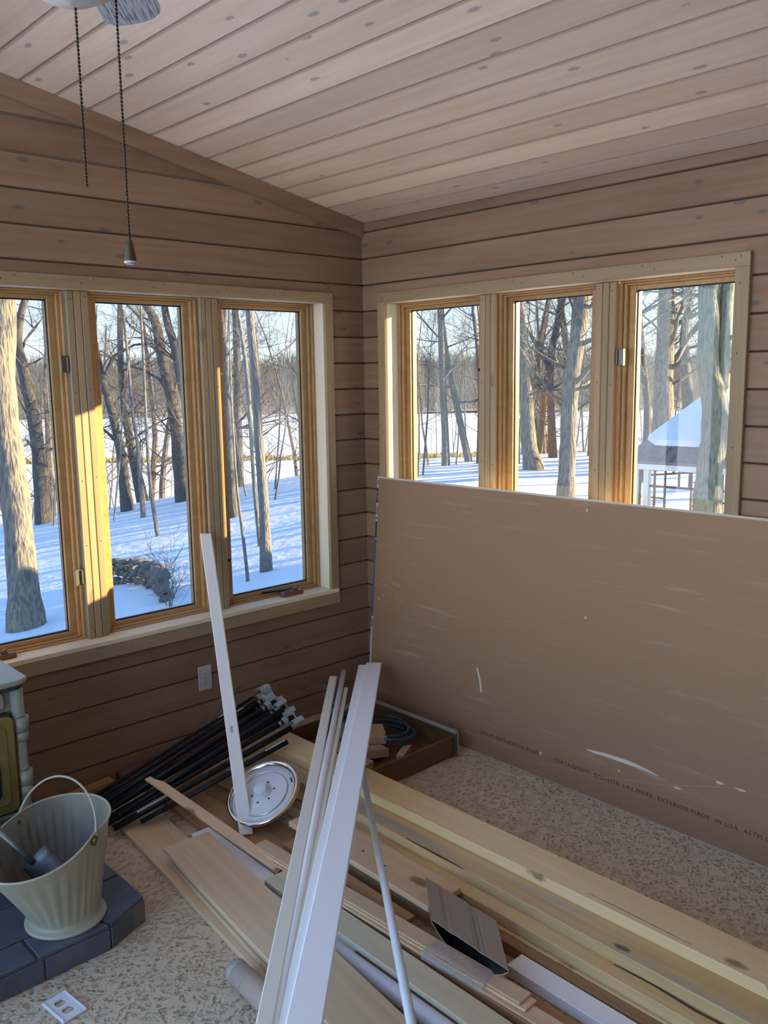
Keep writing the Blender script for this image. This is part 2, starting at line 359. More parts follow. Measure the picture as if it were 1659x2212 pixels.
fl = mobj('floor', [(XL, YB, 0), (0.02, YB, 0), (0.02, 0.02, 0), (XL, 0.02, 0), (XL, YB, -.1), (0.02, YB, -.1), (0.02, 0.02, -.1), (XL, 0.02, -.1)],
          [(0, 1, 2, 3), (7, 6, 5, 4), (0, 4, 5, 1), (1, 5, 6, 2), (2, 6, 7, 3), (3, 7, 4, 0)], M['carpet']); fl['kind'] = 'structure'

def shell_boxes(name, boxes, mat):
    bm = bmesh.new()
    for lo, hi in boxes:
        r = bmesh.ops.create_cube(bm, size=1)
        bmesh.ops.scale(bm, vec=[h-l for l, h in zip(lo, hi)], verts=r['verts'])
        bmesh.ops.translate(bm, vec=[(h+l)/2 for l, h in zip(lo, hi)], verts=r['verts'])
    o = bmobj(name, bm, mat); o['kind'] = 'structure'; return o
T = .15
LX, LN = (-2.135, -.244), (-4.50, -2.35)      # rough openings in the left wall
wl_ = shell_boxes('wall_left', [((XL, .02, -.1), (LN[0], .02+T, 3.5)), ((LN[1], .02, -.1), (LX[0], .02+T, 3.0)), ((LX[1], .02, -.1), (T, .02+T, 2.62)),
      ((LX[0], .02, -.1), (LX[1], .02+T, OPEN[0]-.002)), ((LX[0], .02, OPEN[1]+.02), (LX[1], .02+T, 2.53)), ((LN[0], .02, -.1), (LN[1], .02+T, .08)), ((LN[0], .02, 2.45), (LN[1], .02+T, 3.0))], M['gap'])
wr_ = shell_boxes('wall_right', [((.02, RW[1]+.02, -.1), (.02+T, .02, 2.5)), ((.02, RW[0]-.02, -.1), (.02+T, RW[1]+.02, OPEN[0]-.002)), ((.02, RW[0]-.02, OPEN[1]+.02), (.02+T, RW[1]+.02, 2.5)),
      ((.02, YB, -.1), (.02+T, RW[0]-.02, 2.5))], M['gap'])
wb_ = shell_boxes('wall_back', [((XL, YB-T, -.1), (T, YB, 3.5))], M['casing'])
FW = (-3.9, -.25)
wf_ = shell_boxes('wall_far', [((XL-T, YB, -.1), (XL, FW[0], 3.5)), ((XL-T, FW[1], -.1), (XL, .02, 3.5)), ((XL-T, FW[0], -.1), (XL, FW[1], .05)), ((XL-T, FW[0], 3.2), (XL, FW[1], 3.5))], M['casing'])
ce_ = mobj('ceiling', [(T, YB-T, CZ(T)+.021), (T, .17, CZ(T)+.021), (XL-T, .17, CZ(XL-T)+.021), (XL-T, YB-T, CZ(XL-T)+.021),
                       (T, YB-T, CZ(T)+.12), (T, .17, CZ(T)+.12), (XL-T, .17, CZ(XL-T)+.12), (XL-T, YB-T, CZ(XL-T)+.12)],
           [(0, 1, 2, 3), (7, 6, 5, 4), (0, 4, 5, 1), (1, 5, 6, 2), (2, 6, 7, 3), (3, 7, 4, 0)], M['gap'], recalc=True); ce_['kind'] = 'structure'

_bc = {}
def vboard(L, h, mat, name='board', cut=None, th=.019, bv=.0042):
    """V-jointed board: local X along length (centred), front faces local -Y, z from 0 to h; cut=(dx at top) shortens the +X end towards the top"""
    key = (round(L, 3), round(h, 4), mat.name, cut)
    if key in _bc: return _bc[key]
    g = .0012
    pr = [(th, g), (bv*.9, g), (0, g+bv), (0, h-g-bv), (bv*.9, h-g), (th, h-g)]
    V = []
    for s in (-1, 1):
        for y, z in pr:
            x = s*L/2
            if s == 1 and cut: x -= cut*(z/h)
            V.append((x, y, z))
    n = 6; F = [tuple(range(n))[::-1], tuple(range(n, 2*n))] + [(i, (i+1) % n, n+(i+1) % n, n+i) for i in range(n)]
    me = D.meshes.new(name); me.from_pydata(V, [], F)
    bm = bmesh.new(); bm.from_mesh(me); bmesh.ops.recalc_face_normals(bm, faces=bm.faces); bm.to_mesh(me); bm.free()
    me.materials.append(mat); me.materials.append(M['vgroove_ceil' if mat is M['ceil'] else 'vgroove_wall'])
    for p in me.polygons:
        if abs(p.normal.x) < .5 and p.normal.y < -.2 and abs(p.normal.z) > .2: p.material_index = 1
    _bc[key] = me; return me

def wall_rows(wall, axis, spans_for):
    n = -8
    while True:
        zb = Z0 - (n+1)*PITCH; zt = zb + PITCH
        if zt < .01: break
        zb2 = max(zb, 0)
        for (a, b, z0, z1, cut) in spans_for(zb2, zt):
            if b-a < .01 or z1-z0 < .012: continue
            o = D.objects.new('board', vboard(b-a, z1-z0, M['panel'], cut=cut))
            if axis == 'x': o.location = ((a+b)/2, 0, z0)
            else: o.location = (0, (a+b)/2, z0); o.rotation_euler = (0, 0, -PI/2)
            link(o, wall)
        n += 1
def split(a0, a1, op, zb, zt):
    out = []
    zl, zh = OPEN[0]-.03, OPEN[1]+.03
    if zt <= zl or zb >= zh: return [(a0, a1, zb, zt, None)]
    if zb < zl: out.append((op[0]-.03, op[1]+.03, zb, zl, None))
    if zt > zh: out.append((op[0]-.03, op[1]+.03, zh, zt, None))
    out += [(a0, op[0]-.03, zb, zt, None), (op[1]+.03, a1, zb, zt, None)]
    return out
def spans_left(zb, zt):
    if zb > ZE - .03:
        xe = -(zb-ZE)/SL - .01
        return [(XL, xe, zb, zt, PITCH/SL)] if xe > XL+.8 else []
    if zt > ZE: return [(XL, -.01, zb, zt, (zt-ZE)/SL)]
    out = []
    for a, b, z0, z1, c in split(-2.33, 0, LW, zb, zt): out.append((a, b, z0, z1, c))
    out.append((XL, -4.52, zb, zt, None))
    if zb >= 2.44: out.append((-4.52, -2.33, zb, zt, None))
    return out
def spans_right(zb, zt):
    if zb > ZE-.005: return []
    zt = min(zt, ZE)
    out = []
    return split(YB, 0, RW, zb, zt)
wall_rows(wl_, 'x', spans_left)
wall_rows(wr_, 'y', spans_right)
# ceiling boards run parallel to the right wall
nrm = Vector((SL, 0, 1)).normalized(); xax = Vector((0, -1, 0)); zax = xax.cross(nrm)
k = 0; cp = .1340; s_ = -.0
slope = Vector((-1, 0, SL)).normalized()
p_ = Vector((0, 0, ZE)) + slope*(.10*math.sqrt(1+SL*SL)-cp)
if zax.dot(slope) < 0: pass
while True:
    a = p_ + slope*cp*k
    if a.x < XL: break
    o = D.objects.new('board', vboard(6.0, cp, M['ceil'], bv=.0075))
    base = a if zax.dot(slope) > 0 else a + slope*cp
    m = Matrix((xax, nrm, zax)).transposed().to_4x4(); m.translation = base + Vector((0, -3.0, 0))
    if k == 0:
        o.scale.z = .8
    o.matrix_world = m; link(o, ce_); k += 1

# rake trim board under the sloping ceiling on the left wall
L_ = 4.55
tr_ = prism('trim_1', [(-.004, CZ(-.004)-.075), (-.004, CZ(-.004)-.002), (-L_, CZ(-L_)-.002), (-L_, CZ(-L_)-.075)], -.018, -.0005, M['panel'], plane='xz'); tr_['kind'] = 'structure'

# ---------------------------------------------------------------- windows
def window(name, axis, op, mulls, jl, far=False):
    """axis 'x': wall along x, outside is +y; axis 'y': wall along y, outside is +x. (u along wall, v outwards)"""
    W = thing(name, None, None); W['kind'] = 'structure'
    mp_ = (lambda u, v, z: (u, v, z)) if axis == 'x' else (lambda u, v, z: (v, u, z))
    def B(nm, u0, u1, v0, v1, z0, z1, mat, par=W, bev=.0015): return bar(nm, mp_(u0, v0, z0), mp_(u1, v1, z1), mat, par, bev)
    u0, u1 = op; zs, zt = .649, OPEN[1]
    near = u1 + .049; farr = u0 - .053
    # casing: head over legs, apron board at the bottom
    B('head_casing', farr, near, -.02, -.0005, zt, zt+.049, M['casing'])
    B('side_casing', u1, near, -.02, -.0005, .640 if axis == 'x' else .649, zt, M['casing'])
    B('side_casing', farr, u0, -.02, -.0005, .649, zt, M['casing'])
    B('apron', farr-.005, near+.003, -.021, -.0005, .572, .628, M['casing'])
    B('sill', farr, near-.002, -.024, .105, .629, .649, M['jamb'])
    # jamb extensions
    B('head_jamb', u0, u1, -.001, .10, zt, zt+.018, M['jamb'])
    B('side_jamb', u1, u1+.018, -.001, .10, .649, zt, M['jamb'])
    B('side_jamb', u0-.018, u0, -.001, .10, .649, zt, M['jamb'])
    hw = .046
    edges = [u0] + [m + s*hw for m in sorted(mulls) for s in (-1, 1)] + [u1]
    for mu in mulls:
        B('mullion', mu-.038, mu+.038, .062, .165, .649, zt, M['sash'])
        w3 = (2*hw-.004)/3
        for k in range(3):
            a = mu-hw + k*(w3+.002)
            B('mullion_strip', a, a+w3, .048, .064, .649, zt-.001, M['casing'], bev=.003)
    glasses = []
    for k in range(0, len(edges), 2):
        a, b = edges[k], edges[k+1]
        if k == 0: a -= 0
        fr_ = []
        # stepped frame and sash: nested rings
        rings = [(0.000, .013, .072, .12, 'stop'), (.013, .027, .086, .13, 'frame'), (.027, .056, .104, .152, 'sash')]
        top = zt-.001; bot = .6495
        for i0, i1, v0, v1, nm in rings:
            # head sits higher than the stiles, the bottom rail is deeper
            ti0, ti1 = i0*.62, i1*.62; bi0, bi1 = i0*.6, i1*.62
            bm = bmesh.new()
            def bx(ua, ub, za, zb):
                r = bmesh.ops.create_cube(bm, size=1); lo = mp_(ua, v0, za); hi = mp_(ub, v1, zb)
                lo, hi = [min(p, q) for p, q in zip(lo, hi)], [max(p, q) for p, q in zip(lo, hi)]
                bmesh.ops.scale(bm, vec=[h-l for l, h in zip(lo, hi)], verts=r['verts']); bmesh.ops.translate(bm, vec=[(h+l)/2 for l, h in zip(lo, hi)], verts=r['verts'])
            bx(a+i0, a+i1, bot+bi0, top-ti0); bx(b-i1, b-i0, bot+bi0, top-ti0)
            bx(a+i1, b-i1, top-ti1, top-ti0); bx(a+i1, b-i1, bot+bi0, bot+bi1)
            bmesh.ops.bevel(bm, geom=bm.edges[:], offset=.0022, segments=1, affect='EDGES')
            o = bmobj(nm, bm, M['sash'], W)
            if nm == 'sash': sash = o
        ga, gb, gz0, gz1 = a+.052, b-.052, bot+.032, top-.032
        g = B('pane', ga, gb, .122, .127, gz0, gz1, M['glass'], sash, bev=0)
        for (ua, ub, za, zb) in ((a+.054, a+.060, bot+.036, top-.036), (b-.060, b-.054, bot+.036, top-.036), (a+.054, b-.054, bot+.034, bot+.040), (a+.054, b-.054, top-.040, top-.034)):
            B('gasket', ua, ub, .117, .1215, za, zb, M['gasket'], sash, bev=0)
        glasses.append((a, b))
    return W, glasses, B
def nails(W, axis, spots):
    V, F = [], []
    for u, v, z in spots:
        b = len(V)
        for k in range(6):
            a = 2*PI*k/6; p = (u+.0026*math.cos(a), v, z+.0026*math.sin(a)); V.append(p if axis == 'x' else (p[1], p[0], p[2]))
        F.append(tuple(range(b, b+6)))
    o = mobj('nail_holes', V, F, M['gap'], W); o['kind'] = 'stuff'
w1, g1, B1 = window('window_1', 'x', LW, (-.880, -1.487), 0)
w2, g2, B2 = window('window_2', 'y', RW, (-.790, -1.404), 0)
for W, ax_, ms, (ua, ub) in ((w1, 'x', (-.880, -1.487), LW), (w2, 'y', (-.790, -1.404), RW)):
    sp_ = []
    for mu in ms:
        for z in (.70, 1.05, 1.32, 1.68, 2.05): sp_ += [(mu-.030, .0477, z), (mu+.032, .0477, z+.012)]
    for z in (.80, 1.15, 1.45, 1.78, 2.02, 2.11): sp_ += [(ub+.018, -.0203, z), (ub+.036, -.0203, z+.03), (ua-.020, -.0203, z+.01)]
    u = ua
    while u < ub: sp_ += [(u, -.0203, 2.108), (u+.05, -.0203, 2.124)]; u += .31
    nails(W, ax_, sp_)
# plain glazed frames in the openings behind the camera
def back_frame(name, lo, hi, n, axis):
    W = thing(name, None, None); W['kind'] = 'structure'
    a0, a1 = (lo[0], hi[0]) if axis == 'x' else (lo[1], hi[1]); w = (a1-a0)/n
    for i in range(n+1):
        c = a0 + w*i
        if axis == 'x': bar('stile', (c-.035, lo[1], lo[2]), (c+.035, hi[1], hi[2]), M['sash'], W)
        else: bar('stile', (lo[0], c-.035, lo[2]), (hi[0], c+.035, hi[2]), M['sash'], W)
    for z in (lo[2], hi[2]-.06):
        bar('rail', (lo[0], lo[1], z), (hi[0], hi[1], z+.06), M['sash'], W)
    mx_ = [(l+h)/2 for l, h in zip(lo, hi)]
    if axis == 'x': bar('pane', (lo[0], mx_[1]-.003, lo[2]), (hi[0], mx_[1]+.003, hi[2]), M['clear'], W, 0)
    else: bar('pane', (mx_[0]-.003, lo[1], lo[2]), (mx_[0]+.003, hi[1], hi[2]), M['clear'], W, 0)
back_frame('door_1', (-4.50, .06, .08), (-2.35, .12, 2.45), 3, 'x')
back_frame('window_3', (XL-.1, FW[0], .05), (XL-.04, FW[1], 2.7), 5, 'y')

# sash locks, keepers and crank operators
def bracket(B, W, u, v, z, mat, s=1):
    o = B('sash_lock', u-.019, u+.019, v, v+.012, z-.034, z+.034, M['hinge'], W, .003)
    B('lock_lip', u-.023, u-.014, v-.012, v+.002, z-.034, z+.034, M['hinge'], o).matrix_parent_inverse = o.matrix_basis.inverted()
    B('lock_lip', u+.006, u+.013, v-.008, v+.002, z-.030, z+.030, M['hinge'], o).matrix_parent_inverse = o.matrix_basis.inverted()
for z in (1.795, .920): bracket(B1, w1, -1.551, .058, z, M['hinge'])
bracket(B2, w2, -1.468, .058, 1.79, M['hinge'])
def lever(B, W, u, v, z):
    o = B('lock_lever', u-.004, u+.004, v-.01, v+.02, z-.035, z+.035, M['black_metal'], W, .002)
    B('lever_tip', u-.002, u+.016*(1 if B is B1 else 1), v-.016, v-.008, z-.044, z-.030, M['black_metal'], o, .002).matrix_parent_inverse = o.matrix_basis.inverted()
for z in (1.787, .915): lever(B1, w1, -.831, .07, z)
lever(B2, w2, -.742, .07, 1.787)
def crank(x, y, z):
    t_ = thing('window_crank', 'brown crank housing on the %s end of the left window sill' % ('right' if x > -1 else 'left'), 'window crank', (x, y, z))
    o = prism('crank_base', [(-.062, -.018), (.062, -.018), (.066, .016), (-.066, .016)], 0, .022, M['crank'], t_, bev=.004)
    tube('crank_arm', [(.02, -.005, .021), (.02, -.008, .034), (-.02, -.012, .030), (-.05, -.012, .026)], .0055, M['crank'], t_, 8)
    tube('crank_knob', [(.02, -.005, .022), (.02, -.005, .040)], [.012, .008], M['crank'], t_, 10)
    return t_
crank(-.475, .040, .6492); crank(-1.905, .040, .6492)
ar = prism('operator_arm', [(-.62, .095), (-.50, .060), (-.46, .062), (-.47, .076), (-.60, .103)], .672, .680, M['black_metal']); ar.parent = w1
# duplex outlet on the left wall
ot = thing('wall_outlet', 'beige duplex electrical outlet on the left wall below the window', 'outlet', (-1.019, -.0005, .363))
prism('cover_plate', [(-.036, -.058), (.036, -.058), (.036, .058), (-.036, .058)], -.006, -.0005, M['outlet'], ot, bev=.003, plane='xz')
for s in (-1, 1):
    q = prism('receptacle', [(.0165*math.cos(a)*1.02, s*.0205 + .0145*math.sin(a)) for a in [2*PI*i/14 for i in range(14)]], -.0085, -.0055, M['outlet'], ot, bev=.0008, plane='xz')
    for dx, hh in ((-.0062, .0045), (.0062, .0036)):
        prism('slot', [(dx-.0011, s*.0205+.002-hh), (dx+.0011, s*.0205+.002-hh), (dx+.0011, s*.0205+.002+hh), (dx-.0011, s*.0205+.002+hh)], -.0090, -.0084, M['gap'], q, plane='xz')
    prism('slot', [(.0022*math.cos(a), s*.0205-.0085+.0022*math.sin(a)) for a in [2*PI*i/8 for i in range(8)]], -.0090, -.0084, M['gap'], q, plane='xz')
prism('screw', [(.003*math.cos(a), .003*math.sin(a)) for a in [2*PI*i/8 for i in range(8)]], -.0075, -.0055, M['hinge'], ot, plane='xz')

# ---------------------------------------------------------------- leaning wallboard
th_ = math.atan2(.0983, math.sqrt(1.219**2-.0983**2))
db = D.objects.new('gypsum_board', None); link(db); tag(db, 'large brown-faced sheet of gypsum board leaning under the right window', 'wallboard')
X_ = Vector((0, -1, 0)); Z_ = Vector((math.sin(th_), 0, math.cos(th_))); Y_ = Z_.cross(X_)     # local: X along the sheet, Z up the sheet, -Y to the room?
m_ = Matrix((X_, Y_, Z_)).transposed().to_4x4(); m_.translation = Vector((-.035-.0983, -.140, .0015)); db.matrix_world = m_
# room side is local side facing -x world
rs = 1 if Y_.x < 0 else -1
def P3(u, w, h): return (u, w*rs, h)     # w>0 towards the room
def slab(name, u0, u1, w0, w1, h0, h1, mat, bev=0):
    a, b_ = P3(u0, w0, h0), P3(u1, w1, h1)
    lo = [min(p, q) for p, q in zip(a, b_)]; hi = [max(p, q) for p, q in zip(a, b_)]
    bm = bmesh.new(); r = bmesh.ops.create_cube(bm, size=1)
    bmesh.ops.scale(bm, vec=[h-l for l, h in zip(lo, hi)], verts=bm.verts); bmesh.ops.translate(bm, vec=[(h+l)/2 for l, h in zip(lo, hi)], verts=bm.verts)
    if bev: bmesh.ops.bevel(bm, geom=bm.edges[:], offset=bev, segments=1, affect='EDGES')
    return bmobj(name, bm, mat, db)
slab('face_paper', .0015, 2.4385, -.0008, .0, .003, 1.2165, M['kraft'])
slab('gypsum_core', 0, 2.44, -.0088, -.0008, 0, 1.219, M['paper_white'], .001)
D0_ = db
db2 = D.objects.new('gypsum_board', None); link(db2); tag(db2, 'second gypsum board behind the first, showing only its blue and white taped edge', 'wallboard'); db2.matrix_world = m_
db = db2
slab('gypsum_core', -.020, 2.40, -.0150, -.0092, 0, 1.224, M['paper_white'], .001)
def edge_tape(h0, h1, mat, nm='edge_tape'): return slab(nm, -.0195, -.0045, -.0092, -.0088, h0, h1, mat)
edge_tape(1.088, 1.165, M['ink_black']); edge_tape(1.005, 1.012, M['ink_black']); edge_tape(.905, .992, M['ink_black']); edge_tape(.495, .900, M['ink_blue'])
edge_tape(1.168, 1.218, M['label_white'], 'edge_label'); edge_tape(1.016, 1.084, M['label_white'], 'edge_label'); edge_tape(.36, .490, M['label_white'], 'edge_label')
for h0, h1 in ((1.105, 1.125), (1.135, 1.15), (1.03, 1.065), (.93, .97), (.44, .475), (1.18, 1.205)):
    slab('edge_print', -.0150, -.0095, -.0088, -.0086, h0, h1, M['label_tan'] if h0 > 1.09 and h0 < 1.16 else M['ink_brown'])
db = D0_
def patch(nm, ring, mat, w0=.0001, w1=.0012):
    pts = ring
    bm = bmesh.new(); a = [bm.verts.new(P3(u, w0, h)) for u, h in pts]; b_ = [bm.verts.new(P3(u, w1, h)) for u, h in pts]; n_ = len(pts)
    bm.faces.new(a); bm.faces.new(b_)
    for i in range(n_): bm.faces.new((a[i], a[(i+1) % n_], b_[(i+1) % n_], b_[i]))
    bmesh.ops.recalc_face_normals(bm, faces=bm.faces); bmesh.ops.triangulate(bm, faces=bm.faces)
    return bmobj(nm, bm, mat, db)
def ribbon(path, widths):
    up = [(u, h+w) for (u, h), w in zip(path, widths)]; dn = [(u, h-w) for (u, h), w in zip(path, widths)]
    return up + dn[::-1]
patch('torn_spot', [(.718, .398), (.728, .392), (.745, .352), (.760, .300), (.757, .284), (.749, .290), (.741, .335), (.728, .368)], M['torn'])
patch('torn_spot', ribbon([(1.335, .196), (1.37, .196), (1.42, .200), (1.48, .201), (1.54, .201), (1.60, .198), (1.66, .190)], [.002, .006, .007, .008, .008, .005, .001]), M['torn'])
patch('scuff', ribbon([(1.54, .194), (1.60, .190), (1.66, .183), (1.70, .180)], [.003, .010, .008, .001]), M['crease'], .0001, .0008)
patch('crease_line', ribbon([(.94, .040), (1.06, .058), (1.19, .077), (1.30, .090), (1.41, .102), (1.50, .125), (1.66, .157), (1.80, .20), (1.92, .235), (2.04, .262)], [.001]+[.0022]*8+[.001]), M['crease'], .0001, .0008)
for u, h, a, b_ in ((1.106, .107, .005, .007), (1.256, 1.178, .004, .008), (1.284, .739, .004, .007), (1.49, .155, .006, .003), (1.98, .245, .02, .004), (1.90, .245, .016, .005), (1.74, .17, .014, .004)):
    patch('torn_spot', [(u+a*math.cos(t)*(1+.3*math.sin(3*t)), h+b_*math.sin(t)) for t in [2*PI*i/9 for i in range(9)]], M['torn'])
rnd = random.Random(4)
for i in range(26):
    u = rnd.uniform(.02, .20); h = rnd.choice([.60, .64, .68, .71, .53, .56, .66]) + rnd.uniform(-.03, .03)
    patch('scratch', [(u, h), (u+rnd.uniform(.008, .022), h+.0022), (u+.006, h+.0026)], M['torn'], .0001, .0006)
def ink(txt, u, h, size, stretch):
    c = D.curves.new('printed_text', 'FONT'); c.body = txt; c.size = size; c.extrude = .0002; c.resolution_u = 2; c.space_character = 1.12
    c.materials.append(M['ink_brown']); tmp = D.objects.new('printed_text', c); COL.objects.link(tmp)
    bpy.context.view_layer.update()
    me = D.meshes.new_from_object(tmp.evaluated_get(bpy.context.evaluated_depsgraph_get())); D.objects.remove(tmp)
    o = D.objects.new('printed_text', me); link(o, db); o['kind'] = 'stuff'
    o.matrix_local = Matrix(((stretch, 0, 0, u), (0, 0, 1, .0005*rs), (0, 1, 0, h), (0, 0, 0, 1)))
    return o
ink('CERTAINTEED  EASI-LITE  LAY MARK  EXTERIOR MADE  IN USA  ASTM C 1396  COMPLIES', 1.175, .094, .024, 1.07)
ink('GYPSUM  MEETS ASTM FOR BOARD', .76, .094, .024, .80)

# ---------------------------------------------------------------- wood on the floor
def pl(name, label, cat, p0, p1, w, t, mat, group=None, roll=0, bev=.002, up=(0, 0, 1)):
    o = plank(name, p0, p1, w, t, M[mat], None, bev, roll, up); return tag(o, label, cat, group)
pl('lumber', 'clean pale two-by-six lying on top of the lumber pile beside the drawer', 'lumber', (-.893, -.385, .155), (-.860, -2.86, .155), .138, .038, 'lumber')
pl('lumber', 'pale board just under the clean top two-by-six, knots along its edge', 'lumber', (-.975, -.46, .1165), (-.975, -2.95, .1165), .140, .038, 'lumber_stain')
pl('lumber', 'blue-stained knotty board one step below the top two boards of the pile', 'lumber', (-1.022, -.52, .078), (-1.032, -2.95, .078), .140, .0385, 'lumber_stain')
pl('lumber', 'pale floor-level board with dark knots between the blue-stained board and brown board', 'lumber', (-1.058, -.60, .0385), (-1.060, -2.95, .0385), .100, .0385, 'lumber')
pl('lumber', 'plain board hidden low under the clean top two-by-six', 'lumber', (-.905, -.50, .078), (-.905, -2.9, .078), .08, .077, 'lumber_stain')
pl('lumber', 'brown square-edged stud on the carpet behind the white board end', 'lumber', (-1.131, -1.10, .038), (-1.131, -2.95, .038), .036, .038, 'cedar')
pl('lumber', 'dark brown stud below the pinkish board with two nail holes', 'lumber', (-1.200, -.97, .074), (-1.200, -1.70, .074), .040, .074, 'cedar')
M['wane_gap'] = plain('bark_gap_brown', (.10, .055, .03), .9, bump=.5, bscale=60)
def wane_gap(parent, pts, w, z):  # dark strips: bark edges, a crack, and gap shade put in as colour
    pr = [(x+w*(.4+.6*math.sin(PI*i/(len(pts)-1))), y) for i, (x, y) in enumerate(pts)] + [(x, y) for x, y in pts[::-1]]
    q = prism('bark_gap_strip', pr, z-.003, z+.0006, M['wane_gap']); q.parent = parent; q.matrix_parent_inverse = parent.matrix_basis.inverted()
lum = [o for o in COL.objects if o.name.startswith('lumber')]
wane_gap(lum[0], [(-.916, -2.02), (-.914, -2.12), (-.915, -2.22), (-.917, -2.36)], .0022, .155)  # long crack in the top board drawn as a dark strip
wane_gap(lum[2], [(-1.094, -.7), (-1.098, -1.0), (-1.095, -1.25)], .006, .078)
wane_gap(lum[2], [(-1.052, -2.20), (-1.050, -2.32), (-1.060, -2.45), (-1.052, -2.62), (-1.058, -2.85)], .010, .078)
wane_gap(lum[1], [(-1.043, -1.35), (-1.044, -1.5), (-1.043, -1.62)], .008, .1165)
e_ = pl('board', 'pinkish board with two nail holes ending beside the taupe downspout', 'board', (-1.168, -.93, .095), (-1.176, -1.665, .095), .150, .0205, 'pine_pink')
for yy, xx in ((-1.28, -1.18), (-1.40, -1.19), (-1.10, -1.15)):
    q = prism('nail_hole', [(xx+.0045*math.cos(a), yy+.0045*math.sin(a)) for a in [2*PI*i/8 for i in range(8)]], .0951, .0956, M['gap'])
    q.parent = e_; q.matrix_parent_inverse = e_.matrix_basis.inverted()
for i, (x, lab, y0, y1) in enumerate(((-1.220, 'brown cedar board nearest the lumber pile, under the metal pan', -.10, -.95), (-1.303, 'brown cedar board second from the lumber pile, left of the pan', -.12, -1.30), (-1.386, 'brown cedar board farthest from the lumber pile, beneath the thin lath', -.16, -1.25))):
    pl('cedar_board', lab, 'board', (x, y0, .021), (x-.008, y1, .021), .081, .021, 'cedar')
pl('cedar_board', 'short tan offcut lying on the cedar boards behind the metal pan', 'board', (-1.16, -.30, .045), (-1.13, -.62, .045), .09, .018, 'cedar')
pl('board', 'orange-brown thin board with a square end left of the white dowel', 'board', (-1.290, -.99, .060), (-1.298, -1.628, .060), .050, .020, 'cedar')
pl('board', 'orange-brown batten lying under the taped bundle of laths', 'board', (-1.318, -1.33, .040), (-1.300, -2.25, .040), .060, .039, 'cedar')
pl('board', 'narrow support board on the carpet under the pinkish laths', 'board', (-1.385, -1.27, .055), (-1.362, -2.25, .055), .040, .054, 'cedar')
for i, (dz, dy, lab) in enumerate(((0, 0, 'top pinkish lath of the taped bundle, with a rounded end'), (.0085, -.02, 'middle lath of the taped bundle beside the taupe downspout'), (.017, .03, 'bottom lath of the taped bundle beside the taupe downspout'))):
    pl('lath', lab, 'lath', (-1.390-.002*i, -.955-.05*i, .080-dz), (-1.338-.003*i, -2.113+dy-(.30 if i == 2 else 0), .080-dz), .055, .0075, 'pine_pink', 'laths taped together')
tp = tag(plank('packing_tape', (-1.372, -1.78, .0815), (-1.352, -2.0, .0815), .064, .0275, M['tape_clear'], None, .001), 'crinkled clear packing tape wrapped around the bundle of laths', 'tape')
pl('board', 'greenish poplar board with a raised square end passing under the white mouldings', 'board', (-1.455, -1.135, .060), (-1.462, -2.75, .060), .088, .019, 'poplar_green')
pl('board', 'plain batten on the carpet under the greenish poplar board', 'board', (-1.468, -1.20, .040), (-1.462, -2.70, .040), .050, .028, 'poplar')
jm = tag(tube('trim_rod', [(-1.532, -1.30, .028), (-1.530, -2.75, .028)], .0255, M['vinyl_white'], None, 16), 'round bluish-white trim pole lying beside the greenish poplar board', 'moulding')
pl('board', 'wide tan poplar board on top of the left stack, under the white mouldings', 'board', (-1.563, -.735, .071), (-1.742, -2.32, .071), .178, .019, 'poplar')
pl('board', 'wide tan board lowest in the left stack, reaching back to the black rods', 'board', (-1.560, -.345, .018), (-1.745, -2.30, .018), .172, .0175, 'poplar')
pl('board', 'narrow strip between the two wide tan boards of the left stack', 'board', (-1.600, -.80, .035), (-1.776, -2.30, .035), .110, .016, 'poplar')
pl('board', 'thin strip just under the top wide tan board of the left stack', 'board', (-1.590, -.86, .0515), (-1.757, -2.30, .0515), .120, .016, 'poplar')
pl('board', 'bluish-white painted board beside the wide tan poplar board', 'board', (-1.458, -.655, .034), (-1.475, -1.60, .034), .076, .010, 'white_wood')
pl('board', 'thin pine strip alongside the bluish-white board, by the lath end', 'board', (-1.408, -.66, .034), (-1.412, -1.10, .034), .018, .012, 'poplar')
# thin lath with a notched end resting on the rods
pts = [(0, -.022), (.030, -.022), (1.0, -.022), (1.0, .022), (.085, .022), (.062, .014), (.04, .006), (.02, .004), (0, .004)]
lt = prism('lath', pts, -.004, .004, M['pine_pink'], None, bev=.0005)
a_, b_ = Vector((-1.510, -.375, .168)), Vector((-1.412, -1.12, .052)); x_ = (b_-a_); lx = x_.length; x_.normalize(); z_ = Vector((0, 0, 1)); z_ = (z_-x_*z_.dot(x_)).normalized()
mm = Matrix((x_, z_.cross(x_), z_)).transposed().to_4x4(); mm.translation = a_; lt.matrix_world = mm @ Matrix.Diagonal((lx/1.0, 1, 1, 1))
tag(lt, 'thin pale lath with a curved notched end propped on the black rods', 'lath')
pl('board', 'flat white board on the carpet between the downspout and the lumber pile', 'board', (-1.190, -1.955, .038), (-1.200, -2.95, .038), .070, .036, 'white_wood')
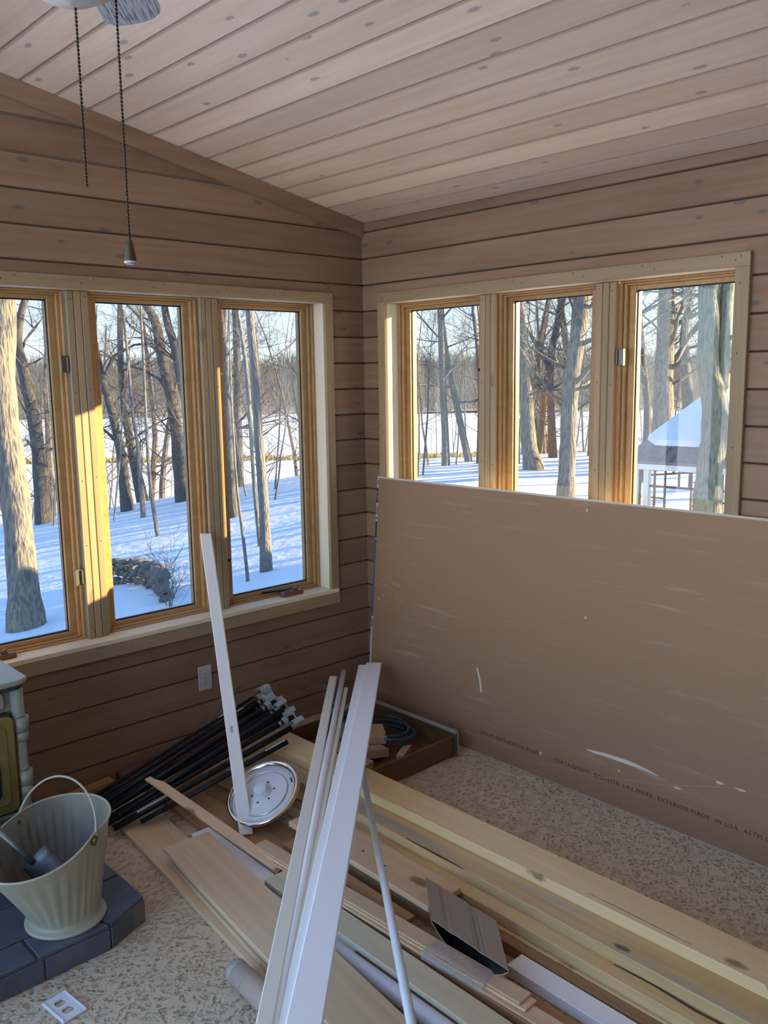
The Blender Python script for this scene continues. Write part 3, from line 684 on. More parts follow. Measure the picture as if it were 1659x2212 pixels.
# taupe downspout section
sp = thing('downspout', 'short piece of taupe ribbed downspout with a dark open end', 'downspout', (-1.322, -1.745, .128))
ax = Vector((.140, .160, .004)); wd = Vector((-.008, -.302, -.004))
def sp_pts(o0, tk):
    top, botm = [], []
    for i in range(13):
        t = i/12; y = t
        rib = (.003 if .18 < t < .30 or .62 < t < .70 else 0)
        top.append((t, -rib - tk)); botm.append((t, -.010 - .062*math.sin(PI*min(1, max(0, t)))**.75 + tk))
    return [o0 + wd*(t*(1-2*tk) + tk) + Vector((0, 0, h)) for t, h in top] + [o0 + wd*(t*(1-2*tk)+tk) + Vector((0, 0, h)) for t, h in botm[::-1]]
O0, O1 = Vector((0, 0, 0)), ax
ring = [sp_pts(O0, 0), sp_pts(O1, 0), sp_pts(O1, .004), sp_pts(O0, .004)]
V = [tuple(v) for r_ in ring for v in r_]; n_ = len(ring[0]); F = []
for a, b2 in ((0, 1), (1, 2), (3, 0)):
    for i in range(n_): F.append((a*n_+i, a*n_+(i+1) % n_, b2*n_+(i+1) % n_, b2*n_+i))
mobj('spout_shell', V, F, M['brown_vinyl'], sp, recalc=True)
V2 = [tuple(v) for v in ring[3]] + [tuple(v) for v in ring[2]]
mobj('dark_inside', V2, [(i, (i+1) % n_, n_+(i+1) % n_, n_+i) for i in range(n_)] + [tuple(range(n_, 2*n_))], M['gap'], sp)  # inner faces and closed back end coloured near-black
for t in (.18, .30, .62, .70):
    a = O0 + wd*t + Vector((0, 0, .0002)); 
    plank('rib', a, a + ax*.98, .004, .002, M['brown_vinyl'], sp, 0)

# white and cream mouldings laid over the pile (far ends in the corner, near ends past the camera)
def diag(name, label, far, near, w, t, mat, **k):
    return tag(plank(name, far, near, w, t, M[mat], None, .0025, 0, k.get('up', (0, 0, 1))), label, 'moulding')
EXT = 1.13
def dg(name, label, far, near, w, t, mat, roll=0):
    f, n_ = Vector(far), Vector(near)
    return tag(plank(name, f, f+(n_-f)*EXT, w, t, M[mat], None, .003, roll), label, 'moulding')
dg('moulding', 'widest white moulding board, rightmost of the long pieces crossing the pile', (-.200, -.262, .302), (-2.060, -2.094, .405), .078, .012, 'white_wood')
dg('moulding', 'white moulding board tucked under the left edge of the widest one', (-.226, -.230, .289), (-2.074, -2.078, .392), .074, .012, 'white_wood')
dg('moulding', 'cream square-ended moulding, leftmost of the long pieces crossing the pile', (-.416, -.200, .270), (-2.120, -2.036, .400), .038, .018, 'cream_wood')
dg('moulding', 'narrow cream stick beside the round-nosed moulding', (-.461, -.349, .262), (-2.094, -2.060, .392), .020, .016, 'cream_wood')
f_, n__ = Vector((-.325, -.172, .262)), Vector((-2.110, -2.050, .384))
tag(tube('moulding', [f_, f_+(n__-f_)*EXT], .0125, M['white_wood'], None, 16), 'round-nosed white pole between the cream moulding and the narrow cream stick', 'moulding')
f_, n__ = Vector((-.842, -.888, .1665)), Vector((-1.906, -2.258, .404))
tag(tube('dowel', [f_, f_+(n__-f_)*1.10], .0112, M['white_paint'], None, 16), 'thin white dowel resting on the clean two-by-six beside the widest moulding', 'dowel')
# low trestle just out of frame that carries the near ends
tr = thing('trestle', 'low wooden trestle under the near ends of the white mouldings', 'trestle', (-2.17, -2.36, 0), (0, 0, math.radians(-45)))
plank('beam', (-.42, 0, .377), (.42, 0, .377), .05, .05, M['lumber'], tr)
for sx in (-1, 1):
    for sy in (-1, 1): plank('leg', (sx*.36, sy*.02, .35), (sx*.38, sy*.13, .01), .04, .03, M['lumber'], tr, up=(0, sy, .3))
# white angle moulding leaning on the window mullion
f_, n__ = Vector((-1.348, -.802, .031)), Vector((-.962, .030, 1.028))
lm = thing('corner_moulding', 'cream angle moulding leaning from the cedar boards up to the left window mullion', 'moulding')
x_ = (n__-f_).normalized(); yv = Vector((1, -.25, 0)); yv = (yv - x_*yv.dot(x_)).normalized(); zv = x_.cross(yv)
mm = Matrix((x_, yv, zv)).transposed().to_4x4(); mm.translation = f_; Lm = (n__-f_).length
sgn = -1 if (mm.to_3x3() @ Vector((0, 0, 1))).dot(Vector((-.6, -.75, .3))) < 0 else 1
sec = [(-.026, 0), (.018, 0), (.026, -.008*sgn*-1), (.026, -.004*sgn*-1)]
def angle(name, y0, y1, z0, z1, mat):
    bm = bmesh.new(); bmesh.ops.create_cube(bm, size=1)
    bmesh.ops.scale(bm, vec=(Lm, abs(y1-y0), abs(z1-z0)), verts=bm.verts); bmesh.ops.translate(bm, vec=(Lm/2, (y0+y1)/2, (z0+z1)/2), verts=bm.verts)
    bmesh.ops.bevel(bm, geom=bm.edges[:], offset=.002, segments=1, affect='EDGES')
    return bmobj(name, bm, M[mat], lm)
angle('broad_face', -.024, .022, -.004, .004, 'white_wood'); angle('return_edge', .018, .027, -.020*sgn, .006*sgn, 'cream_wood')
lm.matrix_world = mm
stk = prism('price_sticker', [(.40, -.007), (.43, -.007), (.43, .004), (.40, .004)], .0042*sgn, .0047*sgn, M['label_white'], lm)

# ---------------------------------------------------------------- round metal pan (light fixture back plate)
pan = thing('fixture_pan', 'round metal light fixture pan lying tilted on the boards behind the angle moulding', 'light fixture')
prof = [(.0, .012), (.050, .012), (.056, .009), (.096, .008), (.101, .004), (.128, .006), (.134, .016), (.144, .020), (.150, .014), (.150, .004), (.142, -.002), (.0, -.002)]
lathe('dish', prof[:6][::1] + [(.128, .0045)] + [(.126, -.002), (0, -.002)], M['white_paint'], pan, 48)
lathe('rim', [(.127, .004), (.131, .013), (.139, .019), (.147, .017), (.150, .008), (.147, 0), (.137, -.004), (.126, -.002), (.127, .004)], M['chrome'], pan, 56)
lathe('ring', [(.098, .0085), (.099, .0105), (.102, .0105), (.103, .005)], M['steel'], pan, 48)
hub = lathe('socket_hub', [(0, .046), (.024, .045), (.028, .040), (.030, .022), (.036, .018), (.037, .011)], M['white_paint'], pan, 24)
for k in range(6):
    a = k*PI/3 + .4; q = prism('slot', [(.046*math.cos(a)-.004, .046*math.sin(a)-.003), (.046*math.cos(a)+.006, .046*math.sin(a)-.002), (.046*math.cos(a)+.004, .046*math.sin(a)+.004), (.046*math.cos(a)-.003, .046*math.sin(a)+.003)], .0122, .0132, M['gap'], pan)
q = prism('slot', [(.117*math.cos(a), .117*math.sin(a)) for a in (.45, .52, .59, .66)] + [(.122*math.cos(a), .122*math.sin(a)) for a in (.66, .59, .52, .45)], .0068, .0075, M['gap'], pan)
nn = Vector((-.524, -.120, .92)).normalized(); xx = Vector((.5, -.8, 0)); xx = (xx - nn*xx.dot(nn)).normalized()
mm = Matrix((xx, nn.cross(xx), nn)).transposed().to_4x4(); mm.translation = (-1.222, -.745, .128); pan.matrix_world = mm

# ---------------------------------------------------------------- bundle of black rods with grey brackets
rnd = random.Random(11)
def wavy(bolt=True):
    V, F = [], []
    pth = []
    for i in range(25):
        t = i/24; pth.append((-.070+.140*t, .019*math.sin(t*PI*3.1+.5)))
    return pth
brmesh = None
def bracket_obj(parent):
    global brmesh
    if brmesh is None:
        pth = wavy(); V, F = [], []
        n_ = len(pth); th = .003
        for s in (-.024, .026):
            for x, y in pth: V.append((s, x, y+th))
            for x, y in pth: V.append((s, x, y-th))
        for i in range(n_-1):
            a, b2, c, d = i, i+1, n_+i+1, n_+i; o = 2*n_
            F += [(a, b2, c, d), (a+o, d+o, c+o, b2+o), (a, a+o, b2+o, b2), (d, c, c+o, d+o)]
        F += [(0, n_, 3*n_, 2*n_), (n_-1, 3*n_-1, 4*n_-1, 2*n_-1)]
        o = mobj('bracket', V, F, M['grey_plastic'], None, recalc=True); brmesh = o.data; COL.objects.unlink(o); D.objects.remove(o)
    o = D.objects.new('bracket', brmesh); link(o, parent); return o
def rod(a, b2, r, lab, brk=False, sticker=None, group=None):
    t_ = thing('black_rod', lab, 'rod', group=group)
    a, b2 = Vector(a), Vector(b2); x = (b2-a); L = x.length; x.normalize(); z = Vector((0, 0, 1)); z = (z - x*z.dot(x)).normalized()
    mm = Matrix((x, z.cross(x), z)).transposed().to_4x4(); mm.translation = a; t_.matrix_world = mm
    tube('shaft', [(0, 0, 0), (L, 0, 0)], r, M['black_rod'], t_, 10)
    if sticker:
        s0, s1, mt = sticker
        ang = [(-.9+1.8*i/6) for i in range(7)]
        V = []; F = []
        for s in (s0, s1):
            for an in ang: V.append((s, -(r+.0012)*math.sin(an+.6)*-1 if False else (r+.0012)*math.sin(an+.35), (r+.0012)*math.cos(an+.35)))
        for i in range(6): F.append((i, i+1, 8+i, 7+i))
        o = mobj('sticker', V, F, M[mt], t_)
    if brk:
        o = bracket_obj(t_); o.location = (L-.010, 0, .004); o.rotation_euler = (brk, 0, 0)
        o2 = D.objects.new('socket_cup', boxmesh(.024, .030, .030, .004, M['grey_plastic'], 'socket_cup')); o2.location = (L-.040, 0, .002); o2.rotation_euler = (brk, 0, 0); link(o2, t_)
        tube('collar', [(L-.075, 0, 0), (L-.060, 0, 0)], r*1.25, M['hinge'], t_, 10)
    return t_
R_ = []
lefts = [(-1.76, -.20), (-1.745, -.24), (-1.735, -.28), (-1.73, -.32), (-1.72, -.36), (-1.71, -.40), (-1.66, -.445)]
# (left end, right end, radius)
rods = [((-1.735, -.150, .030), (-.815, -.190, .300), .0075), ((-1.745, -.190, .032), (-.845, -.225, .285), .0095), ((-1.755, -.225, .035), (-.870, -.290, .290), .0105),
        ((-1.740, -.262, .034), (-.885, -.330, .270), .0095), ((-1.745, -.300, .036), (-.850, -.385, .285), .0110), ((-1.730, -.338, .033), (-.875, -.420, .262), .0095),
        ((-1.725, -.376, .038), (-.868, -.470, .265), .0115), ((-1.690, -.415, .036), (-.905, -.505, .235), .0130), ((-1.700, -.280, .070), (-.860, -.300, .318), .0100),
        ((-1.690, -.340, .072), (-.880, -.360, .310), .0110), ((-1.650, -.395, .075), (-.900, -.440, .298), .0120), ((-1.600, -.460, .045), (-.960, -.545, .205), .0090), ((-1.52, -.478, .065), (-.980, -.580, .215), .0070)]
info = [('topmost thin black rod of the bundle, nearest the wall', None, (.70, .80, 'label_white')), ('black rod second from the wall in the bundle', None, (.74, .82, 'label_tan')),
        ('black rod with the upper grey wavy bracket on its end', .35, None), ('black rod under the upper grey bracket', None, (.60, .70, 'label_tan')),
        ('black rod with the middle grey wavy bracket on its end', .25, None), ('black rod below the middle grey bracket', None, (.62, .72, 'label_tan')),
        ('black rod with the lower grey wavy bracket on its end', .15, (.08, .30, 'label_tan')), ('thickest black rod with a pictogram sticker near the coal bucket', None, (.10, .26, 'label_white')),
        ('upper black rod of the bundle with the farthest grey bracket', .5, None), ('black rod lying on top in the middle of the bundle', .05, None),
        ('black rod on top of the bundle near the notched lath', None, None), ('thin black rod lowest in the bundle with a white tag', None, (.56, .66, 'label_white')), ('thinnest black rod crossing the cedar boards', None, None)]
for (a, b2, r), (lab, bk, st) in zip(rods, info): rod(a, b2, r, lab, bk, st)
rl = tag(tube('vinyl_roll', [(-1.487, -.062, .046), (-1.06, -.055, .056)], .036, M['maroon'], None, 20), 'maroon vinyl roll on the carpet along the left wall behind the black rods', 'roll')
pl('board', 'tan wood scrap against the left wall behind the rods, left of the maroon roll', 'board', (-1.70, -.045, .045), (-1.515, -.045, .055), .05, .02, 'cedar')
for x, y, r, lab in ((-1.80, -.165, .3, 'clear plastic corner tag standing nearest the wall behind the coal bucket'), (-1.795, -.33, .1, 'small clear plastic tag standing just behind the coal bucket rim')):
    q = prism('plastic_tag', [(-.028, 0), (.028, 0), (.028, .055), (-.028, .055)], -.001, .001, M['tape_clear'], None, plane='xz'); q.location = (x, y, .089 if x < -1.85 else .001); q.rotation_euler = (0, 0, r); tag(q, lab, 'plastic tag')

# ---------------------------------------------------------------- drawer full of offcuts
dr = thing('drawer', 'brown drawer box with a grey front edge in the corner under the wallboard', 'drawer', (0, 0, 0))
bar('drawer_bottom', (-.760, -.830, .006), (-.245, -.260, .014), M['drawer'], dr)
bar('side_panel', (-.765, -.845, .004), (-.245, -.831, .098), M['drawer'], dr)
bar('side_panel', (-.765, -.262, .004), (-.245, -.248, .098), M['drawer'], dr)
bar('back_panel', (-.779, -.845, .004), (-.765, -.248, .098), M['drawer'], dr)
fp = bar('front_panel', (-.245, -.858, .002), (-.232, -.236, .118), M['drawer'], dr)
fe = bar('front_edge', (-.2455, -.862, .114), (-.226, -.232, .126), M['drawer_edge'], dr)
bar('front_face', (-.232, -.862, .002), (-.226, -.232, .118), M['drawer_edge'], dr)
bk = [((-.50, -.42, .075), (.15, .11, .038), (.15, .1, .35), 'angled wood offcut lying on top of the others in the drawer'), ((-.56, -.60, .050), (.17, .12, .038), (-.1, .12, -.25), 'large wood offcut in the near half of the drawer'), ((-.62, -.45, .034), (.16, .10, .038), (0, 0, .9), 'wood offcut at the bottom of the drawer behind the mouldings'), ((-.42, -.70, .030), (.12, .035, .03), (0, 0, .5), 'small dark wood stick at the near end of the drawer')]
for loc, dm, ro, lab in bk:
    o = D.objects.new('wood_block', boxmesh(*dm, .002, M['blocks'], 'wood_block')); o.location = loc; o.rotation_euler = ro; link(o); tag(o, lab, 'wood block')
for loc, dm, ro, lab in [((-.46, -.55, .088), (.12, .09, .036), (.1, -.15, 1.0), 'squarish wood offcut topping the near stack in the drawer'), ((-.68, -.68, .034), (.14, .07, .036), (0, 0, .2), 'wood offcut against the near left side of the drawer')]:
    o = D.objects.new('wood_block', boxmesh(*dm, .002, M['blocks'], 'wood_block')); o.location = loc; o.rotation_euler = ro; link(o); tag(o, lab, 'wood block')
def coil(name, c, r, turns, z0, lab, seed, h=.02):
    rn = random.Random(seed); pts = []
    N = int(turns*22)
    for i in range(N):
        a = 2*PI*i/22; rr = r*(1+.12*math.sin(a*.37+seed)); pts.append((c[0]+rr*math.cos(a)*.8+.012*math.sin(i*.21), c[1]+rr*math.sin(a)*1.15, z0+h*math.sin(i*.13+seed)*.5+.0006*i))
    return tag(tube(name, pts, .0055, M['hose'], None, 8), lab, 'cable')
coil('cable_coil', (-.37, -.56), .105, 4.2, .050, 'teal-black cable coiled in the drawer beside the wood offcuts', 2)
coil('cable_coil', (-.46, -.33), .055, 2.4, .085, 'dark cable loops at the far end of the drawer', 5, .03)
tag(tube('wire', [(-.44, -.285, .10), (-.50, -.245, .19), (-.50, -.20, .26), (-.45, -.20, .24), (-.41, -.27, .12)], .004, M['hose'], None, 8), 'dark wire loop standing up behind the white mouldings', 'cable')

# ---------------------------------------------------------------- cardboard tube, loose cover plate, plastic pack
cb = thing('cardboard_tube', 'grey-brown cardboard tube with taped end lying on the carpet at the bottom', 'cardboard tube')
c0, c1 = Vector((-1.806, -1.425, .036)), Vector((-1.822, -1.90, .036)); xx = (c1-c0).normalized()
mm = Matrix((xx, Vector((0, 0, 1)).cross(xx), Vector((0, 0, 1)))).transposed().to_4x4(); mm.translation = c0; cb.matrix_world = mm
tube('tube_wall', [(0, 0, 0), (.475, 0, 0)], .035, M['kraft_tube'], cb, 28)
tube('end_tape', [(-.002, 0, 0), (.022, 0, 0)], .0355, M['tape_clear'], cb, 28)
tube('seam', [(.075, 0, 0), (.077, 0, 0)], .0354, M['drawer_edge'], cb, 28)
cp_ = thing('cover_plate', 'loose white duplex cover plate lying on the carpet beside the hearth', 'cover plate', (-2.212, -1.183, .0015), (0, 0, math.radians(-83)))
def platemesh():
    bm = bmesh.new(); out = [(-.058, -.036), (.058, -.036), (.058, .036), (-.058, .036)]
    def loop(pts, z): 
        vs_ = [bm.verts.new((x, y, z)) for x, y in pts]; es = [bm.edges.new((vs_[i], vs_[(i+1) % len(vs_)])) for i in range(len(vs_))]; return es
    e = loop(out, 0)
    for cx in (-.0205, .0205):
        e += loop([(cx + max(-.0135, min(.0135, .0165*math.cos(a))), .0165*math.sin(a)) for a in [2*PI*i/20 for i in range(20)]], 0)
    bmesh.ops.triangle_fill(bm, edges=e, use_beauty=True)
    r = bmesh.ops.extrude_face_region(bm, geom=bm.faces[:]); bmesh.ops.translate(bm, vec=(0, 0, .005), verts=[v for v in r['geom'] if isinstance(v, bmesh.types.BMVert)])
    bmesh.ops.recalc_face_normals(bm, faces=bm.faces); return bm
bmobj('plate', platemesh(), M['vinyl_white'], cp_)
for s in (-1, 1): bar('rib', (-.054, s*.0325-.001, .005), (.054, s*.0325+.001, .0085), M['vinyl_white'], cp_, 0)
pk = thing('plastic_pack', 'corner of a clear plastic pack lying on the clean two-by-six at the right', 'plastic pack', (-.940, -2.640, .1555), (0, 0, math.radians(40)))
bar('pack_frame', (-.05, -.05, 0), (.05, .05, .004), M['pine_pink'], pk); bar('pack_film', (-.044, -.044, .0042), (.044, .044, .008), M['tape_clear'], pk, .002)

# ---------------------------------------------------------------- hearth, stove, coal bucket
HZ = .086
he = thing('hearth', 'low slate-tiled hearth platform under the stove and the coal bucket', 'hearth')
XR, YF = -1.852, -1.040
core = prism('mortar_bed', [(-3.0, -.03), (XR-.006, -.03), (XR-.006, -.982), (-2.005, YF+.007), (-3.0, YF+.007)], .0, HZ-.010, M['grout'], he)
rnd = random.Random(3); G = .0035
def tile(pts, z0=HZ-.012, z1=HZ, bev=.0025):
    cx = sum(p[0] for p in pts)/len(pts); cy = sum(p[1] for p in pts)/len(pts)
    q = []
    for x, y in pts:
        d = math.hypot(x-cx, y-cy); q.append((x-(x-cx)/d*G*1.4, y-(y-cy)/d*G*1.4))
    o = prism('tile', q, z0, z1+rnd.uniform(-.0012, .0012), M['slate'], he, bev=bev); return o
BD = .115
# front border, corner, right border, field
tile([(XR, -.975), (-2.0, YF), (-2.045, YF+BD), (XR-.09, -.935), (XR-.09, -.80), (XR, -.80)][:3] + [(XR-BD, -.90), (XR-BD, -.80), (XR, -.80)])
x = -2.0
for k in range(5):
    x2 = x-.205 if k else x-.225
    a = [(x, YF), (x2, YF), (x2, YF+BD), ((x if k else -2.045), YF+BD)]; tile(a); x = x2
y = -.80
for k in range(5):
    y2 = min(y+.155, -.03); tile([(XR, y), (XR, y2), (XR-BD, y2), (XR-BD, y)]); y = y2
yy = YF+BD
for j in range(5):
    xx = XR-BD - (0 if j else 0); y2 = min(yy+.2, -.03)
    off = .1 if j % 2 else 0
    first = True
    while xx > -2.95:
        x2 = xx-.2 if not (first and off) else xx-off
        if j == 0 and first: tile([(-2.05, yy), (xx, -.90), (xx, y2), (x2, y2), (x2, yy)])
        else: tile([(xx, yy), (xx, y2), (x2, y2), (x2, yy)])
        xx = x2; first = False
    yy = y2
# side tiles
def ftile(a, b2):
    a, b2 = Vector((*a, 0)), Vector((*b2, 0)); d = (b2-a).normalized(); n_ = Vector((d.y, -d.x, 0))
    if n_.dot(Vector((.5, -1, 0))) < 0: n_ = -n_
    a = a + d*G; b2 = b2 - d*G
    pts = [a, b2, b2 - n_*.010, a - n_*.010]
    prism('tile', [(p.x, p.y) for p in pts], .004, HZ-.016, M['slate'], he, bev=.002)
ftile((-2.0, YF), (XR, -.975)); x = -2.0
for k in range(5): ftile((x-.205, YF), (x, YF)); x -= .205
y = -.975
for k in range(6): ftile((XR, y), (XR, min(y+.16, -.03))); y = min(y+.16, -.04)

stv = thing('stove', 'almond enamel wood stove with a brass-framed glass door standing on the hearth', 'stove')
SX, SY = -2.072, -.600
prism('firebox', [(-2.62, -.10), (SX-.004, -.10), (SX-.004, SY+.012), (-2.62, SY+.012)], HZ+.09, .745, M['enamel'], stv, bev=.006)
prism('base', [(-2.60, -.13), (SX-.012, -.13), (SX-.012, SY+.03), (-2.60, SY+.03)], HZ+.001, HZ+.09, M['enamel'], stv, bev=.004)
def rrect(x0, x1, y0, y1, r, n=6):
    out = []
    for cx, cy, a0 in ((x1-r, y1-r, 0), (x0+r, y1-r, PI/2), (x0+r, y0+r, PI), (x1-r, y0+r, 1.5*PI)):
        for i in range(n+1): a = a0 + PI/2*i/n; out.append((cx+r*math.cos(a), cy+r*math.sin(a)))
    return out
prism('top_plate', rrect(-2.66, SX+.040, SY-.030, -.07, .045), .760, .778, M['enamel'], stv, bev=.005)
prism('top_band', rrect(-2.645, SX+.028, SY-.018, -.08, .038), .744, .760, M['stove_dark'], stv, bev=.002)
pst = tube('corner_post', [(SX, SY, HZ+.002), (SX, SY, .744)], .0205, M['enamel'], stv, 20)
for z0, z1 in ((.600, .648), (.415, .465)):
    tube('hinge', [(SX+.004, SY-.006, z0+.004), (SX+.004, SY-.006, z1)], .0265, M['enamel'], stv, 20)
    tube('hinge', [(SX+.003, SY-.005, z0-.030), (SX+.003, SY-.005, z0)], .0245, M['enamel'], stv, 20)
    tube('hinge_cap', [(SX+.002, SY-.004, z1), (SX+.002, SY-.004, z1+.013), (SX+.002, SY-.004, z1+.018)], [.019, .018, .008], M['enamel'], stv, 16)
bar('door_edge', (-2.60, SY-.014, .330), (SX-.028, SY+.010, .672), M['stove_dark'], stv, .004)
dd = prism('door_frame', rrect(-2.60, SX-.026, .345, .668, .022), SY-.034, SY-.014, M['stove_brass'], stv, bev=.004, plane='xz')
prism('door_moulding', rrect(-2.57, SX-.052, .375, .640, .02), SY-.040, SY-.030, M['stove_brass'], stv, bev=.004, plane='xz')
prism('door_glass', rrect(-2.54, SX-.082, .405, .610, .015), SY-.043, SY-.036, M['stove_dark'], stv, bev=.001, plane='xz')
prism('upper_panel', rrect(-2.58, SX-.040, .685, .738, .01), SY-.002, SY+.012, M['enamel'], stv, bev=.003, plane='xz')
prism('ash_lip', rrect(-2.60, SX-.002, SY-.105, SY+.01, .035), .296, .312, M['soot'], stv, bev=.003)
tube('lip_rim', [(p[0], p[1], .311) for p in rrect(-2.60, SX-.002, SY-.105, SY+.01, .035)] + [(SX-.002, SY-.025, .311)], .005, M['enamel'], stv, 8)

bk_ = thing('coal_bucket', 'cream corrugated coal bucket with a bail handle standing on the slate hearth', 'bucket', (-2.082, -.905, HZ+.0015))
TS = math.atan2(-.38, -.90)
def rimR(a): g = max(0, math.cos(a-TS))**1.6; return .150 + .100*g
def rimH(a): g = max(0, math.cos(a-TS))**1.3; return .318 - .062*g + .012*max(0, -math.cos(a-TS))
def shell(name, inset, mat, parent, flip=False):
    n_, m2 = 96, 14; V, F = [], []
    for j in range(m2+1):
        t = j/m2
        for k in range(n_):
            a = 2*PI*k/n_; e_ = t**1.15
            r = (.102-inset)*(1-e_) + (rimR(a)-inset)*e_; z = .014 + (rimH(a)-.014)*t
            corr = .0032*math.cos(30*a)*(1 if .08 < t < .80 else max(0, 1-abs(t-.44)/.56*1.0)*.3); r += corr
            V.append((r*math.cos(a), r*math.sin(a), z))
    for j in range(m2):
        for k in range(n_): k2 = (k+1) % n_; F.append((j*n_+k, j*n_+k2, (j+1)*n_+k2, (j+1)*n_+k))
    F.append(tuple(range(n_)))
    return mobj(name, V, F, mat, parent, smooth=True)
shell('body', 0, M['bucket'], bk_); shell('liner', .0022, M['bucket_in'], bk_)
V, F = [], []; tube_data(V, F, [((rimR(a)+.0005)*math.cos(a), (rimR(a)+.0005)*math.sin(a), rimH(a)) for a in [2*PI*i/72 for i in range(73)]], .0038, 8, False); mobj('rolled_rim', V, F, M['bucket'], bk_, smooth=True)
lathe('foot_ring', [(.100, .020), (.104, .012), (.116, .010), (.121, .006), (.121, 0), (.100, 0)], M['bucket'], bk_, 48)
# bail
pa, pb = Vector((-.136, .012, .300)), Vector((.082, -.196, .300)); pm = (pa+pb)/2
pa = Vector((.150*math.cos(TS-PI/2+.12), .150*math.sin(TS-PI/2+.12), .285)); pb = Vector((.150*math.cos(TS+PI/2-.12), .150*math.sin(TS+PI/2-.12), .285))
pa *= 1.02; pb *= 1.02
pts = []
lean = Vector((math.cos(TS), math.sin(TS), 0))*-.06
for i in range(25):
    a = PI*i/24; c = (pa+pb)/2; h = (pb-pa)/2
    pts.append(c - h*math.cos(a)*1.02 + (Vector((0, 0, .150)) + lean)*math.sin(a))
tube('bail_handle', pts, .0034, M['bucket'], bk_, 8)
for q in (pa, pb):
    o = tube('bail_ear', [q*.98, q*1.05], .009, M['stove_brass'], bk_, 10)
# shovel and crumpled liner inside the bucket
sh = thing('ash_shovel', 'small dull metal ash shovel leaning inside the coal bucket', 'shovel', (-2.150, -.945, HZ+.19), (math.radians(-10), math.radians(-48), math.radians(-42)))
V, F = [], []
for i in range(9):
    for j in range(7):
        x = -.055+.11*i/8; z = -.10+.16*j/6; V.append((x, .022*(abs(x)/.055)**2, z))
for i in range(8):
    for j in range(6): F.append((i*7+j, (i+1)*7+j, (i+1)*7+j+1, i*7+j+1))
o = mobj('scoop', V, F, M['soot'], sh, smooth=True); md = o.modifiers.new('s', 'SOLIDIFY'); md.thickness = .002
tube('shovel_handle', [(0, .002, .05), (0, -.004, .12), (0, -.006, .24)], [.012, .008, .011], M['soot'], sh, 10)
bm = bmesh.new(); bmesh.ops.create_icosphere(bm, subdivisions=3, radius=.062)
for v in bm.verts: v.co *= 1 + .55*noise.noise(v.co*38) ; v.co.z *= .8
o = bmobj('crumpled_plastic', bm, M['tape_clear']); o.location = (-2.075, -.93, HZ+.10); tag(o, 'crumpled clear plastic in the bottom of the coal bucket', 'plastic')

# ---------------------------------------------------------------- ceiling fan with pull chains
FC = Vector((-2.335, -1.895, 0)); FZC = 2.576
fan = thing('ceiling_fan', 'ceiling fan with whitewashed blades and a pale light bowl', 'ceiling fan', (FC.x, FC.y, FZC))
tube('downrod', [(0, 0, .06), (0, 0, CZ(FC.x)-FZC+.005)], .013, M['hinge'], fan, 12)
lathe('canopy', [(0, CZ(FC.x)-FZC+.006), (.06, CZ(FC.x)-FZC+.004), (.055, .28), (.02, .24), (.013, .235)], M['fan_white'], fan, 24)
lathe('motor', [(0, .07), (.06, .068), (.10, .05), (.11, .02), (.105, -.03), (.07, -.05), (0, -.052)], M['fan_white'], fan, 32)
lathe('light_bowl', [(.05, -.05), (.075, -.07), (.095, -.12), (.092, -.165), (.074, -.192), (.040, -.210), (0, -.216)], M['fan_white'], fan, 32)
def blademesh():
    pts = []
    for i in range(9): a = -PI/2+PI*i/8; pts.append((.60+.035*math.cos(a), .060*math.sin(a)))
    pts = [(.17, -.045)] + [(.585, -.068), (.615, -.062), (.636, -.045), (.645, -.02), (.645, .02), (.636, .045), (.615, .062), (.585, .068)] + [(.17, .045)]
    return pts
for k in range(5):
    a = math.radians(52) + 2*PI*k/5
    o = prism('blade', blademesh(), -.004, .004, M['blade'], fan, bev=.001); o.rotation_euler = (math.radians(-12), 0, a); o.location = (0, 0, -.005)
    o2 = prism('blade_arm', [(.09, -.012), (.24, -.03), (.24, .03), (.09, .012)], -.010, -.005, M['hinge'], fan); o2.rotation_euler = (math.radians(-12), 0, a); o2.location = (0, 0, -.006)
def beads(x, y, z0, z1, parent, r=.0026):
    V, F = [], []; n_ = int((z0-z1)/.0065); st = (z0-z1)/n_
    for i in range(n_):
        zc = z0-st*(i+.5); b0 = len(V)
        for j, (rr, dz) in enumerate(((.0008, .003), (r, .0014), (r, -.0014), (.0008, -.003))):
            for k2 in range(6): aa = 2*PI*k2/6; V.append((x+rr*math.cos(aa), y+rr*math.sin(aa), zc+dz))
        for j in range(3):
            for k2 in range(6): F.append((b0+j*6+k2, b0+j*6+(k2+1) % 6, b0+(j+1)*6+(k2+1) % 6, b0+(j+1)*6+k2))
        b0
    o = mobj('pull_chain', V, F, M['chain'], parent, smooth=True); return o
beads(-2.317-FC.x, -1.878-FC.y, 2.45-FZC, 2.069-FZC, fan)
ch = beads(-2.256-FC.x, -1.907-FC.y, 2.45-FZC, 1.976-FZC, fan)
kb = lathe('chain_knob', [(0, .040), (.0035, .039), (.0055, .034), (.0075, .024), (.0105, .004), (.0110, -.001), (.010, -.004), (0, -.005)], M['knob'], ch, 18)
kb.location = (-2.256-FC.x, -1.907-FC.y, 1.943-FZC)
lathe('knob_rim', [(.0112, .0005), (.0116, -.001), (.0112, -.003), (.006, -.0052), (0, -.0052)], M['outlet'], ch, 18).location = (-2.256-FC.x, -1.907-FC.y, 1.943-FZC)

